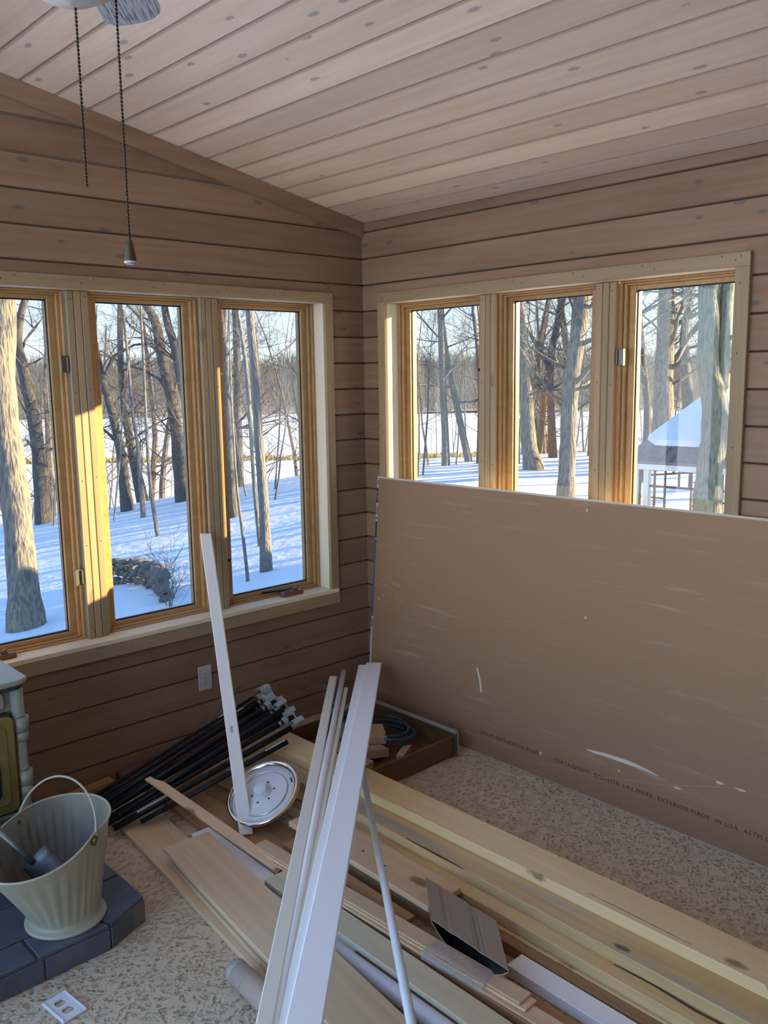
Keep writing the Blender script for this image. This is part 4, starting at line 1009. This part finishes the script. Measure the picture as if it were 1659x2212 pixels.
# ---------------------------------------------------------------- outside: snow, wood, gazebo
RX, RY = math.cos(-.749121), math.sin(-.749121); FX, FY = -RY, RX
CX, CY = -3.0373, -3.4175
def sm(t): t = min(1, max(0, t)); return t*t*(3-2*t)
def terr(x, y):
    s = (x-CX)*RX+(y-CY)*RY; d = (x-CX)*FX+(y-CY)*FY
    z = -1.3+(.155*s if s < 0 else .03*s)
    if d > 0: z -= .9*sm((s-1)/3)*sm((18-d)/5)
    z = max(z, -4.2)
    z -= sm((d-31)/16)*(7+z)
    return z
V, F = [], []
def axisvals():
    out = [-70, -50, -35, -25, -18, -12]; v = -8.0
    while v < 42: out.append(v); v += .55
    out += [46, 52, 60, 75]
    return out
AV = axisvals()
for i, sx in enumerate(AV):
    for j, dy in enumerate(AV):
        x = CX+sx*FX+(dy-17)*RX; y = CY+sx*FY+(dy-17)*RY
        zz = terr(x, y)
        if -1 < x+.0 < 100: zz += .05*noise.noise(Vector((x*.35, y*.35, 0))) + .02*noise.noise(Vector((x*1.3, y*1.3, 3)))
        V.append((x, y, min(zz, -.25)))
n_ = len(AV)
for i in range(n_-1):
    for j in range(n_-1): F.append((i*n_+j, (i+1)*n_+j, (i+1)*n_+j+1, i*n_+j+1))
g = mobj('snow_ground', V, F, M['snow'], None, smooth=True, recalc=True); g['kind'] = 'structure'
if g.data.polygons[0].normal.z < 0: g.data.flip_normals()
def P(fwd, lat, z): return (CX+fwd*FX+lat*RX, CY+fwd*FY+lat*RY, z)
rv = mobj('river_ice', [P(44, -160, -7.02), P(44, 160, -7.02), P(240, 260, -7.02), P(240, -260, -7.02)], [(0, 1, 2, 3)], M['snow']); rv['kind'] = 'structure'
# far bank rising behind the ice
V, F = [], []
for i in range(9):
    for j in range(41):
        f_ = 200+i*30; l_ = -300+15*j; V.append(P(f_, l_, -7.1 + 1.9*i + 1.2*noise.noise(Vector((l_*.02, i*.7, 0)))))
for i in range(8):
    for j in range(40): F.append((i*41+j, (i+1)*41+j, (i+1)*41+j+1, i*41+j+1))
hl = mobj('far_hills', V, F, M['far_ground'], None, smooth=True, recalc=True); hl['kind'] = 'structure'
if hl.data.polygons[0].normal.z < 0: hl.data.flip_normals()
TREES=[
('shaggy',[(1.97,10.48,-2.21,0.312),(2.02,10.61,-1.41,0.238),(2.07,10.78,-0.38,0.223),(2.09,10.94,0.43,0.231),(2.1,11.09,1.16,0.223),(2.17,11.21,2.05,0.216),(2.3,11.31,3.07,0.223)]),
('oak',[(8.55,26.33,-3.13,0.303),(8.62,26.54,-1.87,0.239),(8.71,26.79,-0.29,0.223),(8.68,27.15,1.29,0.207),(8.63,27.4,2.24,0.191),(8.61,27.6,3.03,0.159),(8.8,27.62,3.97,0.127),(9.08,27.55,4.91,0.112)]),
('oak',[(10.5,24.01,-2.66,0.228),(10.53,24.19,-1.7,0.188),(10.56,24.42,-0.45,0.157),(10.48,24.77,0.79,0.126),(10.4,25.04,1.72,0.11),(10.37,25.26,2.66,0.094),(10.34,25.49,3.59,0.078),(10.36,25.67,4.52,0.063)]),
('ash',[(9.46,20.88,-2.45,0.078),(9.52,21.06,-1.36,0.063),(9.59,21.23,-0.24,0.056),(9.59,21.46,0.88,0.049),(9.69,21.74,2.55,0.042),(9.75,22.04,4.23,0.035)]),
('ash',[(7.44,16.25,-2.19,0.058),(7.45,16.49,-1.04,0.046),(7.52,16.67,0.11,0.041),(7.63,16.86,1.48,0.035),(7.73,17.02,2.63,0.035),(7.82,17.17,3.77,0.029)]),
('oak',[(11.8,22.53,-2.36,0.28),(11.84,22.73,-1.23,0.226),(11.91,22.96,0.15,0.202),(11.9,23.2,1.23,0.187),(11.84,23.42,2.0,0.171),(11.83,23.62,2.93,0.171),(11.79,23.83,3.7,0.156),(11.56,24.21,4.47,0.101)]),
('oak',[(11.5,20.94,-2.05,0.148),(11.56,21.24,-0.37,0.126),(11.5,21.54,0.81,0.119),(11.46,21.84,1.98,0.119),(11.45,22.03,2.86,0.133),(11.38,22.22,3.45,0.126),(11.37,22.42,4.33,0.104)]),
('oak',[(9.54,16.02,-1.92,0.135),(9.6,16.14,-1.1,0.122),(9.69,16.29,-0.01,0.11),(9.79,16.45,1.2,0.086),(9.89,16.62,2.4,0.073),(9.95,16.85,3.73,0.055)]),
('ash',[(5.66,9.05,-1.63,0.114),(5.76,9.19,-0.57,0.09),(5.81,9.32,0.24,0.086),(5.86,9.44,1.04,0.077),(5.92,9.56,1.85,0.073),(5.95,9.66,2.5,0.073),(5.99,9.77,3.14,0.069)]),
('ash',[(5.07,8.76,-1.67,0.031),(5.1,8.89,-0.94,0.027),(5.12,9.04,-0.16,0.024),(5.17,9.16,0.61,0.02),(5.27,9.33,1.85,0.016)]),
('ash',[(7.1,11.3,-1.71,0.052),(7.13,11.44,-0.86,0.043),(7.18,11.58,-0.01,0.038),(7.25,11.71,0.93,0.043),(7.31,11.86,1.87,0.048),(7.32,12.01,2.63,0.038),(7.33,12.14,3.29,0.033)]),
('oak',[(14.07,22.65,-2.27,0.213),(14.19,22.75,-1.26,0.18),(14.36,22.94,0.36,0.148),(14.54,23.12,1.98,0.131),(14.77,23.46,4.57,0.115)]),
('ash',[(18.07,16.34,-1.24,0.146),(18.17,16.45,-0.26,0.123),(18.27,16.62,0.96,0.115),(18.41,16.81,2.47,0.123),(18.58,17.04,4.29,0.115)]),
('ash',[(19.19,16.34,-1.22,0.134),(19.16,16.56,-0.32,0.118),(19.12,16.83,0.77,0.11),(19.07,17.11,1.87,0.094),(19.09,17.42,3.42,0.079),(19.13,17.58,4.35,0.071)]),
('ash',[(18.94,15.62,-1.16,0.115),(19.07,15.72,-0.12,0.092),(19.23,15.86,1.24,0.077),(19.33,16.09,2.76,0.061),(19.4,16.36,4.28,0.054)]),
('shaggy',[(18.41,13.0,-1.16,0.326),(18.41,13.17,-0.42,0.227),(18.49,13.33,0.7,0.198),(18.55,13.51,1.82,0.184),(18.59,13.65,2.66,0.17),(18.69,13.86,4.06,0.156)]),
('shaggy',[(13.54,8.34,-1.18,0.223),(13.67,8.41,-0.32,0.192),(13.79,8.47,0.52,0.181),(13.9,8.52,1.26,0.192),(14.05,8.54,1.99,0.181),(14.22,8.54,2.73,0.192),(14.38,8.57,3.56,0.202)]),
('ash',[(22.47,13.69,-1.34,0.111),(22.69,13.82,0.23,0.095),(22.9,13.96,1.8,0.079),(23.26,14.16,4.3,0.064)]),
('oak',[(21.56,14.59,-1.09,0.159),(21.71,14.81,0.56,0.127),(21.81,14.94,1.66,0.127),(21.96,14.99,2.52,0.135),(22.21,14.94,3.38,0.103),(22.51,14.89,4.48,0.087)]),
('green',[(9.33,2.69,-1.95,0.253),(9.48,2.87,-0.49,0.218),(9.61,2.92,0.34,0.197),(9.72,2.92,0.79,0.204),(9.76,2.99,1.32,0.183),(9.76,3.11,1.87,0.162),(9.84,3.15,2.43,0.155),(9.93,3.22,3.13,0.155)]),
('shaggy',[(19.71,9.43,-0.99,0.331),(19.9,9.56,0.45,0.291),(20.07,9.68,1.76,0.265),(20.23,9.75,2.8,0.251),(20.44,9.89,4.37,0.238)]),
('oak',[(23.12,10.39,-1.04,0.207),(23.29,10.64,0.87,0.178),(23.37,10.82,2.04,0.148),(23.46,10.93,2.92,0.133),(23.67,10.92,3.8,0.104),(23.87,10.92,4.67,0.089)]),
('oak',[(23.02,11.89,-0.96,0.138),(23.22,12.02,0.55,0.115),(23.29,12.21,1.77,0.092),(23.39,12.45,3.29,0.069),(23.51,12.66,4.8,0.054)]),
]
LIMBS=[
(19,[(9.8,2.92,1.18,0.084),(9.91,2.94,1.73,0.095),(10.02,2.99,2.43,0.102),(10.13,3.03,3.12,0.106)]),
(6,[(11.49,21.9,2.42,0.067),(11.63,21.93,3.15,0.059),(11.8,22.02,4.32,0.052)]),
(20,[(20.19,9.56,1.75,0.093),(20.48,9.41,2.27,0.079),(20.75,9.26,2.76,0.066),(21.02,9.1,3.18,0.053)]),
(18,[(21.81,15.01,1.97,0.095),(21.64,15.28,2.53,0.079),(21.47,15.55,3.05,0.064),(21.26,15.85,3.56,0.048)]),
(5,[(11.93,23.14,1.08,0.07),(11.69,23.49,1.7,0.054),(11.33,23.9,2.01,0.039),(11.0,24.23,2.17,0.031),(10.47,24.79,2.49,0.023)]),
(2,[(10.38,24.99,1.72,0.071),(10.73,24.82,2.49,0.055),(11.29,24.38,2.87,0.039),(11.76,23.96,2.91,0.031)]),
(1,[(8.76,26.78,0.5,0.056),(8.55,26.97,0.51,0.04),(8.45,27.13,0.82,0.032)]),
]

LAB = ['big shaggy-barked tree nearest in the left pane of the left window', 'dark crooked oak behind the shaggy tree in the left pane of the left window', 'leaning grey tree left of the slender saplings in the middle pane', 'slender sapling just right of the leaning grey tree',
 'thin sapling rooted forward of the dark oak in the middle pane', 'large dark straight oak in the middle pane of the left window', 'grey tree curving left across the dark oak at the middle pane edge', 'thick pale-sided tree at the left edge of the third pane',
 'smooth pale slim tree standing forward in the third pane', 'very thin leaning sapling beside the third pane lock', 'slim tree leaning left against the smooth pale tree', 'dark trunk standing behind the slim trees of the third pane',
 'straight grey trunk at the left pane of the right window', 'trunk leaning left in the left pane of the right window', 'thin tree at the right edge of that same left pane', 'flare-based tree left in the middle pane of the right window',
 'thick furrowed tree with a round limb scar in the middle pane', 'thin trunk by the right mullion of the right window', 'dark branching tree between the two thick trees of the middle pane', 'mossy forked tree in front of the gazebo',
 'thick shaggy tree rising behind the gazebo roof', 'dark forked tree right behind the gazebo roof', 'dark thin tree left of the gazebo in the right pane']
def branch(V, F, p, d, L, r, depth, rn, tv, tf):
    """recursive bare limb; thick parts go to V,F and twigs to tv,tf"""
    seg = 4 if depth > 0 else 3; pts = [p.copy()]; rad = [r]; q = p.copy(); dd = d.copy()
    for i in range(seg):
        dd = (dd + Vector((rn.uniform(-1, 1), rn.uniform(-1, 1), rn.uniform(-.55, .75)))*.26).normalized()
        q = q + dd*(L/seg); pts.append(q.copy()); rad.append(max(r*(1-.78*(i+1)/seg), .0025))
    if r > .018: tube_data(V, F, pts, rad, 5, False)
    else: tube_data(tv, tf, pts, rad, 3, False)
    if depth <= 0: return
    nb = 4 if depth > 1 else 5
    for i in range(nb):
        t = rn.uniform(.2, 1.0)*seg; k = min(int(t), seg-1); o = pts[k].lerp(pts[k+1], t-k)
        ax = Vector((rn.uniform(-1, 1), rn.uniform(-1, 1), rn.uniform(-.5, .8))).normalized()
        nd = (dd*.75 + ax*.85).normalized(); branch(V, F, o, nd, L*rn.uniform(.42, .68), max(rad[k]*.55, .003), depth-1, rn, tv, tf)
def crown(V, F, tv, tf, pts, rad, rn, nl, zmin, depth=3, Lk=1.0):
    n_ = len(pts)
    cand = [i for i in range(n_-1) if pts[i+1].z > zmin]
    for b in range(nl):
        i = rn.choice(cand); t = rn.random(); o = pts[i].lerp(pts[i+1], t)
        if o.z < zmin: o = pts[i+1]
        a = rn.uniform(0, 2*PI); d = Vector((math.cos(a), math.sin(a), rn.uniform(.1, .9))).normalized()
        r = rad[i]*rn.uniform(.18, .38); branch(V, F, o, d, Lk*rn.uniform(1.6, 3.8), r, depth, rn, tv, tf)
def tree_obj(name, kind, lab, nodes, rn, nl, ext=7.0, group=None, limbs=()):
    pts = [Vector(n_[:3]) for n_ in nodes]; rad = [n_[3] for n_ in nodes]
    b = pts[0]; gz = terr(b.x, b.y)
    base = Vector((b.x, b.y, gz-.25))
    if b.z - gz > .5: pts = [base]+pts; rad = [rad[0]*1.15]+rad
    else: pts[0] = Vector((b.x, b.y, max(b.z, gz+.05))); pts = [base]+pts; rad = [rad[0]*1.25]+rad
    d = (pts[-1]-pts[-2]).normalized(); d = (d+Vector((0, 0, .8))).normalized(); r0 = rad[-1]
    for k in range(1, 5):
        d = (d+Vector((rn.uniform(-.15, .15), rn.uniform(-.15, .15), .1))).normalized(); pts.append(pts[-1]+d*ext/4); rad.append(r0*(1-.2*k))
    # smooth the trunk
    P2, R2 = [], []
    for i in range(len(pts)-1):
        p0, p1, p2, p3 = pts[max(i-1, 0)], pts[i], pts[i+1], pts[min(i+2, len(pts)-1)]
        for s in range(3):
            t = s/3; P2.append(.5*((2*p1)+(p2-p0)*t+(2*p0-5*p1+4*p2-p3)*t*t+(-p0+3*p1-3*p2+p3)*t**3)); R2.append(rad[i]*(1-t)+rad[i+1]*t)
    P2.append(pts[-1]); R2.append(rad[-1])
    V, F, tv, tf = [], [], [], []
    o0 = P2[0].copy(); 
    tube_data(V, F, P2, [r*(1+(.05 if r > .16 else 0)*math.sin(i*2.1)) for i, r in enumerate(R2)], 14 if rad[0] > .12 else 8, False)
    for lp in limbs:
        q = [Vector(a[:3]) for a in lp]; tube_data(V, F, q, [a[3] for a in lp], 7, False)
        branch(V, F, q[-1], (q[-1]-q[-2]).normalized(), 1.8, lp[-1][3]*.9, 2, rn, tv, tf)
        for k in range(3): j = rn.randrange(len(q)-1); branch(V, F, q[j].lerp(q[j+1], .6), Vector((rn.uniform(-1, 1), rn.uniform(-1, 1), rn.uniform(0, 1))).normalized(), 1.3, lp[j][3]*.4, 2, rn, tv, tf)
    near = (base.x-CX)*FX+(base.y-CY)*FY < 19
    crown(V, F, tv, tf, P2, R2, rn, nl, base.z + (5.6 if near else 2.2))
    V = [(x-o0.x, y-o0.y, z-o0.z) for x, y, z in V]; tv = [(x-o0.x, y-o0.y, z-o0.z) for x, y, z in tv]
    t_ = thing(name, lab, 'tree', tuple(o0), group=group)
    a = mobj('trunk', V, F, M[kind], t_, smooth=True)
    if tv: c = mobj('twigs', tv, tf, M['twig'], t_); c['kind'] = 'stuff'
    return t_
rn = random.Random(21)
for i, (kind, nodes) in enumerate(TREES):
    lim = [l for k, l in LIMBS if k == i]
    big = nodes[0][3] > .12
    tree_obj('tree', kind, LAB[i], nodes, rn, 15 if big else 8, limbs=lim)
# sapling and mid-distance tree prototypes, copied over the slope edge
def proto(i, h, r, nl, lean, mat='ash'):
    rr = random.Random(100+i); x = Vector((0, 0, -.3)); pts = [x.copy()]; d = Vector((lean, lean*rr.uniform(-1, 1), 1)).normalized()
    n_ = 7
    for k in range(n_): d = (d+Vector((rr.uniform(-.1, .1), rr.uniform(-.1, .1), .05))).normalized(); x = x+d*h/n_; pts.append(x.copy())
    rad = [r*(1-.8*k/n_) for k in range(n_+1)]
    V, F, tv, tf = [], [], [], []; tube_data(V, F, pts, rad, 6, False)
    crown(V, F, tv, tf, pts, rad, rr, nl, .8 if h < 8 else 1.6, 2, .55 if h < 8 else .9)
    b = len(V); V += tv; F += [tuple(j+b for j in f) for f in tf]
    me = D.meshes.new('tree'); me.from_pydata(V, [], F); me.materials.append(M[mat]); return me
PR = [proto(i, rn.uniform(5, 8), rn.uniform(.022, .04), 9, rn.uniform(-.12, .12)) for i in range(7)]
PB = [proto(20+i, rn.uniform(12, 16), rn.uniform(.13, .22), 16, rn.uniform(-.1, .1), 'oak') for i in range(5)]
def visible_clear(x, y): return True
cnt = 0
r2 = random.Random(77)
while cnt < 95:
    f_ = r2.uniform(25, 46); la = r2.uniform(-.47, .46)*f_
    if abs(la/f_+.02) < .045: continue
    x, y, _ = P(f_, la, 0); z = terr(x, y)
    o = D.objects.new('sapling', PR[cnt % 7]); o.location = (x, y, z); o.rotation_euler = (0, 0, r2.uniform(0, 6.28)); s = r2.uniform(.8, 1.3); o.scale = (s, s, s)
    link(o); tag(o, 'thin bare sapling at the snowy woodland edge beyond the windows', 'sapling', 'bare saplings along the woodland edge'); cnt += 1
cnt = 0
while cnt < 34:
    f_ = r2.uniform(33, 60); la = r2.uniform(-.48, .47)*f_
    if abs(la/f_+.02) < .045: continue
    x, y, _ = P(f_, la, 0); z = terr(x, y)
    o = D.objects.new('tree', PB[cnt % 5]); o.location = (x, y, z); o.rotation_euler = (0, 0, r2.uniform(0, 6.28)); s = r2.uniform(.8, 1.2); o.scale = (s, s, s)
    link(o); tag(o, 'bare woodland tree among the farther trunks beyond the windows', 'tree', 'farther bare trees beyond the slope'); cnt += 1
# trees up the slope outside the frame that throw the long shadows over the snow
cnt = 0
for i in range(17):
    f_ = 9 + i*1.75 + r2.uniform(-.6, .6); la = r2.uniform(.56*f_+4.0, .56*f_+16)
    x, y, _ = P(f_, la, 0); z = terr(x, y)
    if -1.9 < .5948*x + .8039*y < .3: continue     # keeps the low sun free to reach the right window
    o = D.objects.new('tree', PB[i % 5]); o.location = (x, y, z); o.rotation_euler = (0, 0, r2.uniform(0, 6.28))
    link(o); tag(o, 'bare tree on the sunny slope outside the right window', 'tree', 'bare trees on the sunny slope')
o = tree_obj('tree', 'oak', 'unseen straight oak added close to the house to shade the left window casing', [(3.2, -2.735, -1.4, .16), (3.2, -2.735, .5, .148), (3.2, -2.735, 5.0, .147)], r2, 5)  # added out of view to block the sun from the left window casing

# far woodland, too distant to tell the trees apart
def fuzz(name, f0, f1, l0, l1, n_, h0, h1, zb, mat, seed, w=.25):
    rr = random.Random(seed); V, F = [], []
    for i in range(n_):
        f_ = rr.uniform(f0, f1); la = rr.uniform(l0, l1)*f_; h = rr.uniform(h0, h1); z0 = zb(f_)
        for k in range(4):
            x, y, _ = P(f_, la+rr.uniform(-.6, .6), 0); a = rr.uniform(0, PI); ww = w*rr.uniform(.4, 1); tx = x+rr.uniform(-.25, .25)*h; ty = y+rr.uniform(-.25, .25)*h
            b = len(V); V += [(x-ww*math.cos(a), y-ww*math.sin(a), z0), (x+ww*math.cos(a), y+ww*math.sin(a), z0), (tx, ty, z0+h*rr.uniform(.6, 1))]; F.append((b, b+1, b+2))
    o = mobj(name, V, F, M[mat]); o['kind'] = 'stuff'; return o
def woodland(name, f0, f1, n_, h0, h1, zb, mat, seed, w):
    rr = random.Random(seed); V, F = [], []
    for i in range(n_):
        f_ = rr.uniform(f0, f1); la = rr.uniform(-.55, .55)*f_; h = rr.uniform(h0, h1); z0 = zb(f_); x0, y0, _ = P(f_, la, 0)
        for k in range(9):
            t0 = rr.uniform(0, .6); a = rr.uniform(0, 2*PI); sp = rr.uniform(.1, .55)*h*(1-t0); ww = w*rr.uniform(.35, 1)
            b = len(V); zz = z0+h*t0; V += [(x0-ww*RX, y0-ww*RY, zz), (x0+ww*RX, y0+ww*RY, zz), (x0+sp*math.cos(a), y0+sp*math.sin(a), zz+h*(1-t0)*rr.uniform(.5, 1))]; F.append((b, b+1, b+2))
    o = mobj(name, V, F, M[mat]); o['kind'] = 'stuff'; return o
fw = woodland('far_woodland', 195, 330, 3600, 7, 14, lambda f: -7.1+1.9*(f-200)/30-.5, 'scrub', 5, .16)
tag(fw, 'brown far woodland on the opposite bank of the frozen river', 'woodland')
br = fuzz('brush', 36, 52, -.50, .50, 900, .8, 2.2, lambda f: terr(*P(f, 0, 0)[:2])-.3, 'scrub', 6, .012)
tag(br, 'low tangled winter brush along the river bank', 'brush')
rd = fuzz('reeds', 92, 96, -.5, .5, 2600, .3, .7, lambda f: -7.05, 'reeds', 8, .12)
tag(rd, 'strip of golden reeds across the frozen river', 'reeds')

# low dry-laid stone wall in the snow
sw = thing('stone_wall', 'low curved dry-stone wall half buried in the snow', 'stone wall')
A_, B_ = Vector((4.15, 12.6, 0)), Vector((3.78, 9.25, 0)); rn2 = random.Random(9)
stones = []
for v_ in range(5):
    bm = bmesh.new(); bmesh.ops.create_icosphere(bm, subdivisions=1, radius=1)
    for q in bm.verts: q.co *= 1+rn2.uniform(-.25, .25)
    me = D.meshes.new('stone'); bm.to_mesh(me); bm.free(); me.materials.append(M['stone']); stones.append(me)
for c in range(27):
    t = c/26; bx_ = A_.lerp(B_, t) + Vector((.35*math.sin(t*PI)*1.2, 0, 0)); gz = terr(bx_.x, bx_.y)
    for r_ in range(4):
        o = D.objects.new('stone', stones[rn2.randrange(5)]); o.location = (bx_.x+rn2.uniform(-.06, .06), bx_.y+rn2.uniform(-.04, .04)+(.07 if r_ % 2 else 0), gz+.04+r_*.115)
        o.scale = (rn2.uniform(.10, .17), rn2.uniform(.06, .10), rn2.uniform(.06, .09)); o.rotation_euler = (rn2.uniform(-.5, .5), rn2.uniform(-.4, .4), rn2.uniform(-.5, .5)); link(o, sw)
# bare shrub by the wall
V, F = [], []; rn3 = random.Random(5); sb_ = Vector((3.62, 8.83, -1.95))
for i in range(7):
    d = Vector((rn3.uniform(-.5, .5), rn3.uniform(-.5, .5), 1)).normalized(); branch(V, F, Vector((0, 0, 0)), d, rn3.uniform(.7, 1.1), .012, 2, rn3, V, F)
o = mobj('bare_shrub', V, F, M['ash']); o.location = sb_; tag(o, 'bare twiggy shrub at the near end of the stone wall', 'shrub')
V, F = [], []; branch(V, F, Vector((0, 0, 0)), Vector((1, .3, .1)), 1.2, .03, 2, rn3, V, F)
x, y = 9.3, 12.3; o = mobj('fallen_branch', V, F, M['oak']); o.location = (x, y, terr(x, y)+.05); tag(o, 'fallen branch lying on the sunlit snow in the third pane', 'branch')

# gazebo
gx, gy = 10.95, 3.42; gzg = -2.15; EZ = .28
gz_ = thing('gazebo', 'white gazebo with a snow-covered shingled roof behind the mossy tree', 'gazebo', (gx, gy, gzg))
RR = 1.62; N = 6; a0 = math.radians(118+38)
hexp = lambda R, k: (R*math.cos(a0+2*PI*k/N), R*math.sin(a0+2*PI*k/N))
ez = EZ-gzg; az = ez+1.22
prism('deck', [hexp(RR*.9, k) for k in range(N)], 0, .12, M['gz_dark'], gz_)
for k in range(N):
    (x0, y0), (x1, y1) = hexp(RR, k), hexp(RR, k+1)
    # roof panel, snow on it, shingle courses at the eave
    def at(t, s, off=0): return ((x0+(x1-x0)*s)*(1-t), (y0+(y1-y0)*s)*(1-t), ez+.02+(az-ez)*t+off)
    mobj('roof_panel', [at(0, 0, -.03), at(0, 1, -.03), (0, 0, az-.03), at(0, 0, 0), at(0, 1, 0), (0, 0, az)], [(0, 2, 1), (3, 4, 5), (0, 1, 4, 3), (1, 2, 5, 4), (2, 0, 3, 5)], M['shingle'], gz_, recalc=True)
    t0 = .20
    mobj('roof_snow', [at(t0, 0, .0), at(t0, 1, .0), (0, 0, az), at(t0+.02, 0, .07), at(t0+.02, 1, .07), (0, 0, az+.09)], [(0, 2, 1), (3, 4, 5), (0, 1, 4, 3), (1, 2, 5, 4), (2, 0, 3, 5)], M['snow_cap'], gz_, recalc=True)
    for c in range(2):
        for j in range(9):
            s0, s1 = j/9+.006, (j+1)/9-.006; ta, tb = c*.10, c*.10+.115; o_ = .012+.004*rn2.random()
            mobj('shingle', [at(ta, s0, o_), at(ta, s1, o_), at(tb, s1, .006), at(tb, s0, .006), at(ta, s0, 0), at(ta, s1, 0)], [(0, 1, 2, 3), (4, 5, 1, 0)], M['shingle'], gz_)
    plank('fascia', (x0*.985, y0*.985, ez+.03), (x1*.985, y1*.985, ez+.03), .03, .13, M['gz_white'], gz_)
    px, py = hexp(RR*.88, k); bar('post', (px-.045, py-.045, 0), (px+.045, py+.045, ez), M['gz_white'], gz_)
    (qx0, qy0), (qx1, qy1) = hexp(RR*.88, k), hexp(RR*.88, k+1); dx, dy = qx1-qx0, qy1-qy0
    L1 = lambda s, z: (qx0+dx*s, qy0+dy*s, z)
    plank('top_rail', L1(.03, ez-.36), L1(.97, ez-.36), .035, .035, M['gz_dark'], gz_); plank('top_rail', L1(.03, .85), L1(.97, .85), .035, .035, M['gz_dark'], gz_)
    for s in (.10, .22, .78, .90): plank('lattice_upright', L1(s, .12), L1(s, ez), .03, .03, M['gz_dark'], gz_, up=(dx, dy, 0))
    for s in (.38, .5, .62): plank('lattice_upright', L1(s, ez-.36), L1(s, ez), .03, .03, M['gz_dark'], gz_, up=(dx, dy, 0))
    for j in range(7):
        z = ez-.55-.22*j
        for sa, sb2 in ((.10, .22), (.78, .90)): plank('lattice_rung', L1(sa, z), L1(sb2, z), .025, .025, M['gz_dark'], gz_)
cpx = prism('cupola', [(-.14, -.14), (.14, -.14), (.14, .14), (-.14, .14)], az-.12, az+.18, M['gz_dark'], gz_)
for i, (cx_, cy_) in enumerate(((-.5, .35), (-.35, -.45))):
    c = thing('patio_chair', ('patio chair at the left inside the gazebo', 'patio chair at the right inside the gazebo')[i], 'chair', (gx+cx_, gy+cy_, gzg+.121), (0, 0, math.radians(40*i-30)))
    prism('seat', [(-.22, -.22), (.22, -.22), (.22, .22), (-.22, .22)], .40, .44, M['black_metal'], c)
    prism('backrest', [(.22*math.cos(a), .70+.22*math.sin(a)) for a in [PI*i2/10 for i2 in range(11)]] + [(-.22, .46), (.22, .46)], .20, .225, M['gz_dark'], c, plane='xz')
    for sx in (-1, 1):
        for sy in (-1, 1): bar('leg', (sx*.19-.015, sy*.19-.015, 0), (sx*.19+.015, sy*.19+.015, .40), M['black_metal'], c)
